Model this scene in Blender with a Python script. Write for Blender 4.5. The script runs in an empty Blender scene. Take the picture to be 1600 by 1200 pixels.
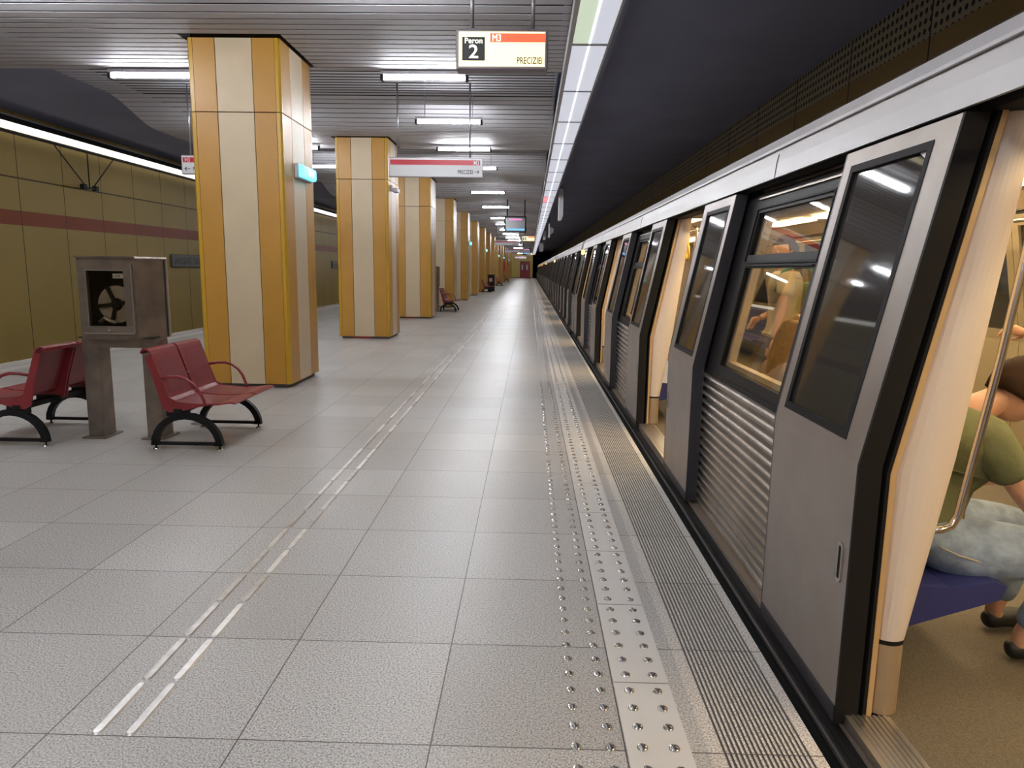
import bpy, bmesh, math, random
from mathutils import Vector, Matrix
random.seed(7)
SC = bpy.context.scene
COL = SC.collection
PI = math.pi

# ------------------------------------------------------------------ camera
F_PX, PITCH, YAW, ROLL, CAM_H = 1104.7, 0.16130, 0.02304, 0.01381, 1.4523
cyw, syw, cpt, spt = math.cos(YAW), math.sin(YAW), math.cos(PITCH), math.sin(PITCH)
Fw = Vector((-syw*cpt, cyw*cpt, -spt)); Rt = Vector((cyw, syw, 0)); Up = Rt.cross(Fw)
R2 = Rt*math.cos(ROLL) + Up*math.sin(ROLL); U2 = Up*math.cos(ROLL) - Rt*math.sin(ROLL)
cam = bpy.data.cameras.new('camera'); co = bpy.data.objects.new('camera', cam); COL.objects.link(co)
cam.sensor_width = 36; cam.sensor_fit = 'HORIZONTAL'; cam.lens = F_PX/1600*36
cam.clip_start = 0.05; cam.clip_end = 400
M = Matrix((R2, U2, -Fw)).transposed().to_4x4(); M.translation = Vector((0, 0, CAM_H))
co.matrix_world = M
SC.camera = co
# ------------------------------------------------------------------ world, exposure
W = bpy.data.worlds.new('world'); SC.world = W; W.use_nodes = True
W.node_tree.nodes['Background'].inputs[0].default_value = (0.5, 0.5, 0.55, 1)
W.node_tree.nodes['Background'].inputs[1].default_value = 0.02
SC.view_settings.view_transform = 'Standard'; SC.view_settings.look = 'None'
SC.view_settings.gamma = 1; SC.view_settings.use_curve_mapping = False
SC.view_settings.exposure = 0.55
SC.cycles.use_denoising = True
SC.cycles.max_bounces = 7; SC.cycles.diffuse_bounces = 4; SC.cycles.glossy_bounces = 3
SC.cycles.transparent_max_bounces = 12; SC.cycles.transmission_bounces = 4
SC.cycles.sample_clamp_indirect = 4.0
L_TUBE = 95.0      # ceiling tubes
L_TROUGH = 0.40     # diffusers above the platform edge
L_TROUGH_TUBE = 1.1
L_WALL = 1.0       # wall trough on the left
L_TRAIN = 15.0      # lamps in the cars

# ------------------------------------------------------------------ helpers
def lin(r, g, b):
    f = lambda c: (c/255/12.92) if c/255 <= .04045 else ((c/255+.055)/1.055)**2.4
    return (f(r), f(g), f(b), 1)

def mat(name, color=(.5, .5, .5, 1), rough=.5, metal=0, spec=.5, emit=None, estr=0, noise=None, bump=None):
    m = bpy.data.materials.new(name); m.use_nodes = True
    nt = m.node_tree; b = nt.nodes['Principled BSDF']
    b.inputs['Base Color'].default_value = color; b.inputs['Roughness'].default_value = rough
    b.inputs['Metallic'].default_value = metal; b.inputs['Specular IOR Level'].default_value = spec
    if emit: b.inputs['Emission Color'].default_value = emit; b.inputs['Emission Strength'].default_value = estr
    tc = None
    def coord():
        nonlocal tc
        if tc is None: tc = nt.nodes.new('ShaderNodeTexCoord')
        return tc.outputs['Object']
    if noise:   # (scale, amount)
        n = nt.nodes.new('ShaderNodeTexNoise'); n.inputs['Scale'].default_value = noise[0]; n.inputs['Detail'].default_value = 5
        nt.links.new(coord(), n.inputs['Vector'])
        r = nt.nodes.new('ShaderNodeValToRGB')
        k = noise[1]
        r.color_ramp.elements[0].position = .3; r.color_ramp.elements[1].position = .7
        r.color_ramp.elements[0].color = (color[0]*(1-k), color[1]*(1-k), color[2]*(1-k), 1)
        r.color_ramp.elements[1].color = (min(1, color[0]*(1+k)), min(1, color[1]*(1+k)), min(1, color[2]*(1+k)), 1)
        nt.links.new(n.outputs['Fac'], r.inputs['Fac']); nt.links.new(r.outputs['Color'], b.inputs['Base Color'])
    if bump:    # (scale, strength)
        n = nt.nodes.new('ShaderNodeTexNoise'); n.inputs['Scale'].default_value = bump[0]; n.inputs['Detail'].default_value = 3
        nt.links.new(coord(), n.inputs['Vector'])
        bp = nt.nodes.new('ShaderNodeBump'); bp.inputs['Strength'].default_value = bump[1]; bp.inputs['Distance'].default_value = .01
        nt.links.new(n.outputs['Fac'], bp.inputs['Height']); nt.links.new(bp.outputs['Normal'], b.inputs['Normal'])
    return m

class MB:
    """collects shapes into one mesh"""
    def __init__(s): s.v = []; s.f = []; s.smooth = []
    def add(s, vs, fs, smooth=False):
        n = len(s.v); s.v += [tuple(v) for v in vs]; s.f += [tuple(i+n for i in f) for f in fs]; s.smooth += [smooth]*len(fs)
        return s
    def box(s, x0, x1, y0, y1, z0, z1):
        return s.add([(x0,y0,z0),(x1,y0,z0),(x1,y1,z0),(x0,y1,z0),(x0,y0,z1),(x1,y0,z1),(x1,y1,z1),(x0,y1,z1)],
              [(0,3,2,1),(4,5,6,7),(0,1,5,4),(1,2,6,5),(2,3,7,6),(3,0,4,7)])
    def bevbox(s, x0, x1, y0, y1, z0, z1, b=.01):
        bm = bmesh.new(); bmesh.ops.create_cube(bm, size=1)
        for v in bm.verts:
            v.co = Vector(((x0+x1)/2+v.co.x*(x1-x0), (y0+y1)/2+v.co.y*(y1-y0), (z0+z1)/2+v.co.z*(z1-z0)))
        bmesh.ops.bevel(bm, geom=bm.edges[:], offset=b, segments=2, affect='EDGES', profile=.5)
        return s.bm(bm)
    def bm(s, bm, smooth=False):
        bm.verts.index_update()
        s.add([v.co[:] for v in bm.verts], [[v.index for v in f.verts] for f in bm.faces], smooth); bm.free(); return s
    def prism(s, poly, a0, a1, axis='y', smooth=False):
        """poly: closed outline; axis y -> poly in (x,z); axis x -> (y,z); axis z -> (x,y)"""
        def P(p, a):
            return {'y': (p[0], a, p[1]), 'x': (a, p[0], p[1]), 'z': (p[0], p[1], a)}[axis]
        n = len(poly); vs = [P(p, a0) for p in poly]+[P(p, a1) for p in poly]
        fs = [(i, (i+1) % n, (i+1) % n+n, i+n) for i in range(n)]+[tuple(range(n)), tuple(range(2*n-1, n-1, -1))]
        return s.add(vs, fs, smooth)
    def sheet(s, line, a0, a1, axis='y', t=None):
        """open outline swept along an axis, no thickness"""
        def P(p, a):
            return {'y': (p[0], a, p[1]), 'x': (a, p[0], p[1]), 'z': (p[0], p[1], a)}[axis]
        n = len(line); vs = [P(p, a0) for p in line]+[P(p, a1) for p in line]
        return s.add(vs, [(i, i+1, i+1+n, i+n) for i in range(n-1)])
    def tube(s, pts, r, seg=8, caps=True):
        pts = [Vector(p) for p in pts]; rs = r if isinstance(r, (list, tuple)) else [r]*len(pts)
        rings = []; up = None
        for i, p in enumerate(pts):
            d = (pts[min(i+1, len(pts)-1)]-pts[max(i-1, 0)]).normalized()
            if up is None:
                up = Vector((0, 0, 1)) if abs(d.z) < .9 else Vector((1, 0, 0))
            a = d.cross(up).normalized(); c = a.cross(d).normalized(); up = c
            rings.append([p+a*math.cos(2*PI*k/seg)*rs[i]+c*math.sin(2*PI*k/seg)*rs[i] for k in range(seg)])
        vs = [v for q in rings for v in q]; fs = []
        for i in range(len(pts)-1):
            for k in range(seg):
                fs.append((i*seg+k, i*seg+(k+1) % seg, (i+1)*seg+(k+1) % seg, (i+1)*seg+k))
        if caps: fs += [tuple(range(seg-1, -1, -1)), tuple((len(pts)-1)*seg+k for k in range(seg))]
        return s.add(vs, fs, True)
    def lathe(s, prof, seg=16, c=(0, 0, 0)):
        vs = []; fs = []; n = len(prof)
        for k in range(seg):
            a = 2*PI*k/seg
            vs += [(c[0]+r*math.cos(a), c[1]+r*math.sin(a), c[2]+z) for r, z in prof]
        for k in range(seg):
            for i in range(n-1):
                fs.append((k*n+i, ((k+1) % seg)*n+i, ((k+1) % seg)*n+i+1, k*n+i+1))
        return s.add(vs, fs, True)
    def ell(s, c, r, u=12, v=8):
        vs = []; fs = []
        for i in range(v+1):
            t = PI*i/v
            for k in range(u):
                a = 2*PI*k/u
                vs.append((c[0]+r[0]*math.sin(t)*math.cos(a), c[1]+r[1]*math.sin(t)*math.sin(a), c[2]+r[2]*math.cos(t)))
        for i in range(v):
            for k in range(u):
                fs.append((i*u+k, (i+1)*u+k, (i+1)*u+(k+1) % u, i*u+(k+1) % u))
        return s.add(vs, fs, True)
    def mesh(s, name):
        me = bpy.data.meshes.new(name); me.from_pydata(s.v, [], s.f)
        me.polygons.foreach_set('use_smooth', s.smooth)
        bm = bmesh.new(); bm.from_mesh(me); bmesh.ops.recalc_face_normals(bm, faces=bm.faces[:]); bm.to_mesh(me); bm.free()
        return me
    def build(s, name, m, parent=None, loc=None):
        return link(name, s.mesh(name), m, parent, loc)

def link(name, me, m, parent=None, loc=None):
    if m is not None and not me.materials: me.materials.append(m)
    o = bpy.data.objects.new(name, me); COL.objects.link(o)
    if parent: o.parent = parent
    if loc: o.location = loc
    return o
def tag(o, label, cat, group=None, kind=None):
    o['label'] = label; o['category'] = cat
    if group: o['group'] = group
    if kind: o['kind'] = kind
    return o
def thing(name, label, cat, loc=(0, 0, 0), rz=0, group=None):
    o = bpy.data.objects.new(name, None); COL.objects.link(o); o.empty_display_size = .1
    o.location = loc; o.rotation_euler = (0, 0, rz)
    return tag(o, label, cat, group)
def struct(name, mb, m, label, cat):
    return tag(mb.build(name, m), label, cat, kind='structure')
def dup(root, label=None, loc=None, rz=None, keep=lambda c: True):
    r = root.copy(); COL.objects.link(r)
    if loc is not None: r.location = loc
    if rz is not None: r.rotation_euler = (0, 0, rz)
    if label: r['label'] = label
    for ch in list(root.children):
        if not keep(ch): continue
        c = ch.copy(); COL.objects.link(c); c.parent = r
        for g in list(ch.children):
            d = g.copy(); COL.objects.link(d); d.parent = c
    return r
def text_mesh(s, size, extrude=.001, align='LEFT', sx=1.0, bold=.005):
    cu = bpy.data.curves.new('t', 'FONT'); cu.body = s; cu.size = size; cu.extrude = extrude; cu.align_x = align
    cu.resolution_u = 3; cu.offset = bold*size
    o = bpy.data.objects.new('t', cu); COL.objects.link(o)
    bpy.context.view_layer.update()
    me = bpy.data.meshes.new_from_object(o.evaluated_get(bpy.context.evaluated_depsgraph_get()))
    bpy.data.objects.remove(o); bpy.data.curves.remove(cu)
    me.transform(Matrix.Diagonal((sx, 1, 1, 1)))
    me.materials.clear()
    return me
def text(name, s, size, m, parent, loc, face='-y', align='LEFT', sx=1.0, extrude=.001, bold=.005):
    """lettering that stands upright and reads from the given side"""
    me = text_mesh(s, size, extrude, align, sx, bold)
    rot = Matrix.Rotation(PI/2, 4, 'X')
    if face == '+x': rot = Matrix.Rotation(PI/2, 4, 'Z') @ rot
    me.transform(rot)
    return link(name, me, m, parent, loc)
def node_mat(name):
    m = bpy.data.materials.new(name); m.use_nodes = True
    return m, m.node_tree, m.node_tree.nodes['Principled BSDF']
def math_node(nt, op, a=None, b=None, c=None):
    n = nt.nodes.new('ShaderNodeMath'); n.operation = op
    for i, x in enumerate((a, b, c)):
        if x is None: continue
        if isinstance(x, (int, float)): n.inputs[i].default_value = x
        else: nt.links.new(x, n.inputs[i])
    return n.outputs[0]
def joint_mask(nt, coord, off, pitch, width):
    """1 on a joint line, 0 elsewhere"""
    t = math_node(nt, 'SUBTRACT', coord, off); t = math_node(nt, 'DIVIDE', t, pitch)
    t = math_node(nt, 'ADD', t, .5)
    t = math_node(nt, 'FRACT', t); t = math_node(nt, 'SUBTRACT', t, .5); t = math_node(nt, 'ABSOLUTE', t)
    return math_node(nt, 'LESS_THAN', t, width/pitch/2)
def mixc(nt, fac, a, b):
    n = nt.nodes.new('ShaderNodeMix'); n.data_type = 'RGBA'
    if isinstance(fac, (int, float)): n.inputs[0].default_value = fac
    else: nt.links.new(fac, n.inputs[0])
    for i, x in ((6, a), (7, b)):
        if isinstance(x, tuple): n.inputs[i].default_value = x
        else: nt.links.new(x, n.inputs[i])
    return n.outputs[2]

# ------------------------------------------------------------------ materials
def granite(name, base, x_off=None, warm=True, rough=.36):
    m, nt, b = node_mat(name)
    g = nt.nodes.new('ShaderNodeNewGeometry'); sp = nt.nodes.new('ShaderNodeSeparateXYZ'); nt.links.new(g.outputs['Position'], sp.inputs[0])
    n1 = nt.nodes.new('ShaderNodeTexNoise'); n1.inputs['Scale'].default_value = 150; n1.inputs['Detail'].default_value = 3; n1.inputs['Roughness'].default_value = .7
    nt.links.new(g.outputs['Position'], n1.inputs['Vector'])
    r = nt.nodes.new('ShaderNodeValToRGB'); e = r.color_ramp.elements
    e[0].position = .36; e[0].color = (base[0]*.28, base[1]*.27, base[2]*.28, 1); e[1].position = .62; e[1].color = (base[0]*1.5, base[1]*1.5, base[2]*1.5, 1)
    k = r.color_ramp.elements.new(.47); k.color = (base[0]*.92, base[1]*.92, base[2]*.92, 1)
    nt.links.new(n1.outputs['Fac'], r.inputs['Fac'])
    # each slab a little different, with a few worn brownish patches
    cmb = nt.nodes.new('ShaderNodeCombineXYZ')
    ix = math_node(nt, 'FLOOR', math_node(nt, 'DIVIDE', math_node(nt, 'ADD', sp.outputs[0], 1.4814), .6))
    iy = math_node(nt, 'FLOOR', math_node(nt, 'DIVIDE', math_node(nt, 'SUBTRACT', sp.outputs[1], 1.9666), .5965))
    nt.links.new(ix, cmb.inputs[0]); nt.links.new(iy, cmb.inputs[1])
    wn = nt.nodes.new('ShaderNodeTexWhiteNoise'); wn.noise_dimensions = '2D'; nt.links.new(cmb.outputs[0], wn.inputs['Vector'])
    vv = math_node(nt, 'MULTIPLY_ADD', wn.outputs['Value'], .16, .92)
    hs = nt.nodes.new('ShaderNodeHueSaturation'); nt.links.new(r.outputs['Color'], hs.inputs['Color']); nt.links.new(vv, hs.inputs['Value'])
    n2 = nt.nodes.new('ShaderNodeTexNoise'); n2.inputs['Scale'].default_value = .45; n2.inputs['Detail'].default_value = 2; nt.links.new(g.outputs['Position'], n2.inputs['Vector'])
    st = nt.nodes.new('ShaderNodeMapRange'); st.inputs[1].default_value = .35; st.inputs[2].default_value = .85; st.inputs[4].default_value = .60; nt.links.new(n2.outputs['Fac'], st.inputs[0])
    c = mixc(nt, math_node(nt, 'MULTIPLY', st.outputs[0], .9), hs.outputs['Color'], (base[0]*.80, base[1]*.72, base[2]*.64, 1))
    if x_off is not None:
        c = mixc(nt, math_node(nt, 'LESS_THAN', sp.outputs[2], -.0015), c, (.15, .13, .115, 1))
    jx = joint_mask(nt, sp.outputs[0], -1.4814, .6, .0045); jy = joint_mask(nt, sp.outputs[1], 1.9666, .5965, .0045)
    j = math_node(nt, 'MAXIMUM', jx, jy) if x_off is None else jy
    c = mixc(nt, j, c, (.09, .075, .065, 1))
    nt.links.new(c, b.inputs['Base Color']); b.inputs['Roughness'].default_value = rough; b.inputs['Specular IOR Level'].default_value = .38
    n3 = nt.nodes.new('ShaderNodeTexNoise'); n3.inputs['Scale'].default_value = 3; nt.links.new(g.outputs['Position'], n3.inputs['Vector'])
    rr = math_node(nt, 'MULTIPLY_ADD', n3.outputs['Fac'], .10, rough-.05); nt.links.new(rr, b.inputs['Roughness'])
    return m
GRAN = granite('polished_granite', (.475, .463, .450))
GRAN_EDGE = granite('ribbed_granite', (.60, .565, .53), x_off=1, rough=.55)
def strip_mat():
    m, nt, b = node_mat('pale_tactile_tile')
    g = nt.nodes.new('ShaderNodeNewGeometry'); sp = nt.nodes.new('ShaderNodeSeparateXYZ'); nt.links.new(g.outputs['Position'], sp.inputs[0])
    j = joint_mask(nt, sp.outputs[1], 2.327, .5965, .005)
    n = nt.nodes.new('ShaderNodeTexNoise'); n.inputs['Scale'].default_value = 2; nt.links.new(g.outputs['Position'], n.inputs['Vector'])
    c = mixc(nt, n.outputs['Fac'], (.60, .575, .55, 1), (.74, .72, .70, 1)); c = mixc(nt, j, c, (.16, .14, .13, 1))
    nt.links.new(c, b.inputs['Base Color']); b.inputs['Roughness'].default_value = .4
    return m
STRIP = strip_mat()
STEEL = mat('polished_steel', (.72, .70, .67, 1), .16, 1)
def bar_mat():
    m, nt, b = node_mat('worn_steel_bar')
    oi = nt.nodes.new('ShaderNodeObjectInfo'); g = nt.nodes.new('ShaderNodeNewGeometry'); n = nt.nodes.new('ShaderNodeTexNoise'); n.inputs['Scale'].default_value = 22
    nt.links.new(g.outputs['Position'], n.inputs['Vector'])
    f = math_node(nt, 'MULTIPLY', math_node(nt, 'ADD', oi.outputs['Random'], n.outputs['Fac']), .6)
    c = mixc(nt, f, (.34, .31, .28, 1), (.95, .94, .92, 1)); nt.links.new(c, b.inputs['Base Color'])
    b.inputs['Metallic'].default_value = .9; b.inputs['Roughness'].default_value = .38
    return m
STEEL_BAR = bar_mat() or mat('worn_steel_bar', (.80, .79, .77, 1), .36, 1, noise=(25, .25))
SLAT = mat('grey_metal_slat', (.50, .485, .51, 1), .6, 0, .12)
DARKV = mat('dark_vault_paint', (.27, .295, .44, 1), .8, noise=(.6, .10))
DARK = mat('matte_black', (.008, .008, .008, 1), .9)
BLACKP = mat('black_powder_coat', (.010, .010, .011, 1), .5, 0, .2)
ORANGE = mat('ochre_panel', (.46, .225, .030, 1), .38, noise=(3, .05))
CREAM = mat('cream_panel', (.57, .445, .29, 1), .4, noise=(3, .04))
EDGEY = mat('yellow_corner_trim', (.50, .28, .02, 1), .3)
PLINTH = mat('dark_plinth', (.09, .08, .075, 1), .5)
CORE = mat('dark_core', (.05, .03, .012, 1), .8)
RED_PAINT = mat('red_bench_enamel', (.22, .022, .027, 1), .33, noise=(6, .06))
RED_SIGN = mat('sign_red', (.55, .03, .05, 1), .4)
SIGN_WHITE = mat('sign_white', (.72, .72, .74, 1), .4)
SIGN_BLACK = mat('sign_black', (.015, .015, .015, 1), .5)
SIGN_FRAME = mat('sign_frame', (.36, .34, .36, 1), .4, .5)
ROD = mat('grey_rod', (.30, .29, .32, 1), .35, .8)
STAINLESS = mat('brushed_stainless', (.25, .205, .17, 1), .36, .85, noise=(7, .22))
STAINLESS_L = mat('stainless_trim', (.50, .46, .42, 1), .3, .9)
TUBE = mat('lit_tube', (1, 1, 1, 1), .5, emit=(.93, .96, 1, 1), estr=L_TUBE)
DIFF = mat('prismatic_diffuser', (.8, .82, .85, 1), .4, emit=(.82, .86, 1, 1), estr=L_TROUGH)
TROUGHTUBE = mat('trough_tube', (1, 1, 1, 1), .4, emit=(.95, .97, 1, 1), estr=L_TROUGH_TUBE)
LAMPGREEN = mat('greenish_diffuser', (.8, .85, .8, 1), .4, emit=(.80, .95, .72, 1), estr=L_TROUGH)
LAMPPINK = mat('pink_diffuser', (.9, .5, .5, 1), .4, emit=(1, .25, .3, 1), estr=.75)
TRIMW = mat('white_trough_frame', (.55, .55, .56, 1), .4, .3)
def wall_mat(name, base, jy_pitch=1.5, jy_off=0.0, red=True):
    m, nt, b = node_mat(name)
    g = nt.nodes.new('ShaderNodeNewGeometry'); sp = nt.nodes.new('ShaderNodeSeparateXYZ'); nt.links.new(g.outputs['Position'], sp.inputs[0])
    n = nt.nodes.new('ShaderNodeTexNoise'); n.inputs['Scale'].default_value = .5; n.inputs['Detail'].default_value = 4; nt.links.new(g.outputs['Position'], n.inputs['Vector'])
    c = mixc(nt, n.outputs['Fac'], tuple(x*.86 for x in base)+(1,), tuple(x*1.12 for x in base)+(1,))
    if red:
        a = math_node(nt, 'GREATER_THAN', sp.outputs[2], 2.24); a2 = math_node(nt, 'LESS_THAN', sp.outputs[2], 2.55)
        c = mixc(nt, math_node(nt, 'MULTIPLY', a, a2), c, (.30, .072, .030, 1))
    j = joint_mask(nt, sp.outputs[1], jy_off, jy_pitch, .022)
    j2 = math_node(nt, 'LESS_THAN', math_node(nt, 'ABSOLUTE', math_node(nt, 'SUBTRACT', sp.outputs[2], 3.24)), .016)
    c = mixc(nt, math_node(nt, 'MAXIMUM', j, j2), c, (.07, .045, .012, 1))
    nt.links.new(c, b.inputs['Base Color']); b.inputs['Roughness'].default_value = .5; b.inputs['Specular IOR Level'].default_value = .25
    return m
WALLY = wall_mat('ochre_wall_panels', (.45, .325, .10), 1.5, 15.45)
def perf_mat():
    m, nt, b = node_mat('perforated_panel')
    g = nt.nodes.new('ShaderNodeNewGeometry'); sp = nt.nodes.new('ShaderNodeSeparateXYZ'); nt.links.new(g.outputs['Position'], sp.inputs[0])
    fy = math_node(nt, 'SUBTRACT', math_node(nt, 'FRACT', math_node(nt, 'DIVIDE', sp.outputs[1], .11)), .5)
    fz = math_node(nt, 'SUBTRACT', math_node(nt, 'FRACT', math_node(nt, 'DIVIDE', sp.outputs[2], .11)), .5)
    d = math_node(nt, 'ADD', math_node(nt, 'POWER', math_node(nt, 'ABSOLUTE', fy), 2), math_node(nt, 'POWER', math_node(nt, 'ABSOLUTE', fz), 2))
    hole = math_node(nt, 'LESS_THAN', d, .085)
    top = math_node(nt, 'GREATER_THAN', sp.outputs[2], 4.03)
    j = joint_mask(nt, sp.outputs[1], .4, 2.0, .03)
    hole = math_node(nt, 'MULTIPLY', hole, top)
    c = mixc(nt, top, (.34, .25, .10, 1), (.40, .36, .25, 1)); c = mixc(nt, math_node(nt, 'MAXIMUM', hole, j), c, (.02, .018, .015, 1))
    nt.links.new(c, b.inputs['Base Color']); b.inputs['Roughness'].default_value = .6
    return m
PERF = perf_mat()
WALL_END = mat('yellow_end_wall', (.70, .50, .12, 1), .4, noise=(.8, .06))
DOOR_RED = mat('red_door_paint', (.36, .03, .035, 1), .4)
CONC = mat('dark_track_concrete', (.03, .028, .026, 1), .9)
# train
BODY = mat('grey_car_metal', (.32, .275, .245, 1), .40, .45, noise=(5, .08))
BODY_DARK = mat('dark_car_frame', (.016, .0145, .0140, 1), .5, 0, .15)
SEAL = mat('black_rubber_seal', (.014, .0125, .012, 1), .6, 0, .15)
EDGE_GREY = mat('dark_leaf_edge', (.050, .046, .050, 1), .4, .3)
BAND = mat('pale_roof_band', (.60, .57, .58, 1), .38, noise=(1.7, .07))
SEAM = mat('seam_dark', (.12, .10, .10, 1), .6)
CORR = mat('corrugated_steel', (.40, .36, .32, 1), .27, .9, noise=(4, .15))
LEDGE = mat('bronze_ledge', (.42, .34, .27, 1), .4, .6)
ALU = mat('ribbed_threshold', (.55, .50, .44, 1), .35, .9)
def glass_mat(name, tint, k):
    m = bpy.data.materials.new(name); m.use_nodes = True; nt = m.node_tree; nt.nodes.clear()
    o = nt.nodes.new('ShaderNodeOutputMaterial'); t = nt.nodes.new('ShaderNodeBsdfTransparent'); t.inputs[0].default_value = tint
    g = nt.nodes.new('ShaderNodeBsdfGlossy'); g.inputs['Roughness'].default_value = .015
    fr = nt.nodes.new('ShaderNodeFresnel'); fr.inputs['IOR'].default_value = 1.5
    f2 = math_node(nt, 'MULTIPLY', fr.outputs[0], k)
    mx = nt.nodes.new('ShaderNodeMixShader'); nt.links.new(f2, mx.inputs[0]); nt.links.new(t.outputs[0], mx.inputs[1]); nt.links.new(g.outputs[0], mx.inputs[2])
    nt.links.new(mx.outputs[0], o.inputs[0]); return m
GLASS = glass_mat('window_glass', (.90, .87, .80, 1), .55)
GLASS_DARK = mat('tinted_leaf_glass', (.040, .036, .032, 1), .04, spec=.5)
FARGLASS = mat('dark_far_window', (.03, .028, .022, 1), .06, spec=.7)
IN_CREAM = mat('cream_interior', (.70, .60, .52, 1), .42)
IN_TAN = mat('tan_edge_strip', (.55, .36, .16, 1), .45)
IN_KICK = mat('bronze_kick_panel', (.40, .30, .19, 1), .45, .3, noise=(6, .08))
IN_FLOOR = mat('speckled_car_floor', (.115, .092, .062, 1), .7, noise=(160, .35))
IN_LAMP = mat('warm_lamp', (1, .8, .4, 1), .5, emit=(1, .78, .46, 1), estr=L_TRAIN)
IN_CEIL = mat('car_ceiling', (.66, .52, .34, 1), .5)
IN_WALL = mat('car_inner_wall', (.30, .24, .14, 1), .5)
BLUE = mat('blue_seat', (.030, .036, .16, 1), .45)
CHROME = mat('chrome_rail', (.74, .66, .56, 1), .18, 1)
YELLOW_RAIL = mat('yellow_strap', (.75, .46, .04, 1), .35)
MARKER = mat('orange_marker_lamp', (1, .5, .1, 1), .4, emit=(1, .42, .06, 1), estr=6)

def z_ceil(y):
    """slat ceiling: flat over each column row, then a step up into an open recess that slopes back down"""
    t = (y-9.62) % 6.05
    if t < 2.55: return 4.27
    if t < 4.15:
        k = (t-2.55)/1.6; return 4.27-.32*(k*k*(3-2*k))
    return 3.95
def in_recess(y): return (y-9.62) % 6.05 < 2.6
Y0, Y1 = -10.0, 118.0
XE, XW = .92, -7.62

# ================================================================== STRUCTURE
mb = MB(); mb.box(XW+.347, .573, Y0, Y1, -.25, 0)
struct('floor', mb, GRAN, 'grey granite platform floor with square slabs', 'floor')
def ribbed(sign, x_in, x_out):
    poly = []; n = 17; w = abs(x_out-x_in); flat = .055; p = (w-flat-.022)/n
    xs = [(0, 0)]
    x = .045
    for i in range(n):
        xs += [(x, 0), (x+.001, -.006), (x+.0075, -.006), (x+.0085, 0)]; x += p
    xs += [(w, 0), (w, -.25), (0, -.25)]
    return [(x_in+sign*a, z) for a, z in xs]
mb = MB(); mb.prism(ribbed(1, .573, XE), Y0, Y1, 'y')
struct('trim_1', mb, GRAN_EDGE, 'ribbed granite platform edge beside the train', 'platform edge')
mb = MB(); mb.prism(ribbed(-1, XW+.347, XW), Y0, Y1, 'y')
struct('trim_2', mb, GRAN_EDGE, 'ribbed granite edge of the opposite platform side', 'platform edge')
mb = MB(); mb.box(.323, .519, Y0, Y1, 0, .003)
struct('trim_3', mb, STRIP, 'pale tactile tile strip along the platform edge by the train', 'tactile strip')
mb = MB(); mb.box(XW+.401, XW+.597, Y0, Y1, 0, .003)
struct('trim_4', mb, STRIP, 'pale tactile tile strip along the far platform edge', 'tactile strip')
mb = MB(); mb.box(.30, XE-.02, Y0, Y1, -1.3, -.25).box(XW+.02, XW+.64, Y0, Y1, -1.3, -.25)
struct('wall_platform', mb, CONC, 'dark concrete walls under the platform edges', 'wall')
mb = MB(); mb.box(-11.2, 4.5, Y0, 150, -1.4, -1.3)
struct('floor_track', mb, CONC, 'dark track bed below the platform', 'floor')
mb = MB(); mb.box(-11.2, -11.05, Y0, 150, -1.3, 4.60)
struct('wall_left', mb, WALLY, 'ochre panel wall with red band across the far track', 'wall')
mb = MB(); mb.box(4.35, 4.5, Y0, 150, -1.3, 4.60)
struct('wall_right', mb, PERF, 'perforated brown wall band above the train roof', 'wall')
mb = MB(); mb.box(-11.2, 4.5, Y0, 150, 4.60, 4.7)
struct('ceiling', mb, DARKV, 'dark bluish vault over the tracks', 'ceiling')
mb = MB(); mb.box(-7.08, .34, Y0, Y1, 4.50, 4.58)  # added black sheet, stands in for the shade seen between the slats
struct('ceiling_gap_shade', mb, DARK, 'black sheet added above the ceiling slats as shade for their gaps', 'ceiling')
mb = MB(); mb.box(-11.2, 4.5, Y0-.2, Y0, -1.4, 4.7)
struct('wall_back', mb, DARKV, 'dark wall behind the viewer', 'wall')
mb = MB(); mb.box(-11.2, 4.5, 150, 150.2, -1.4, 4.7)
struct('wall_tunnel', mb, DARK, 'black tunnel end beyond the platform', 'wall')
# end wall of the platform
mb = MB(); mb.box(XW, .42, Y1, Y1+.3, -.25, 4.6)
struct('wall_end', mb, WALL_END, 'yellow wall closing the far end of the platform', 'wall')
mb = MB(); mb.box(XW, .42, Y1-.04, Y1, 0, .14)
struct('baseboard_end', mb, PLINTH, 'dark baseboard of the yellow end wall', 'baseboard')
mb = MB(); mb.box(XW+.7, .42, Y1-2.6, Y1-1.2, 0, .004)
struct('trim_5', mb, STRIP, 'pale tile band across the platform at the end wall', 'tactile strip')
d = MB().box(-1.66, -.02, Y1-.07, Y1, 0, 2.72).build('door_1', mat('door_frame_red', (.22, .02, .025, 1), .5)); tag(d, 'red double door in the yellow end wall', 'door', kind='structure')
for x0, x1 in ((-1.60, -.86), (-.82, -.08)):
    lf = MB().box(x0, x1, Y1-.10, Y1-.07, .02, 2.66).build('door_leaf', DOOR_RED, d)
    MB().box(x0+.22, x0+.40, Y1-.108, Y1-.10, 1.35, 2.15).build('notice', SIGN_WHITE, lf)
    MB().box(x0+.05 if x0 > -1 else x1-.13, x0+.13 if x0 > -1 else x1-.05, Y1-.14, Y1-.10, 1.0, 1.12).build('handle', BLACKP, lf)

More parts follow.
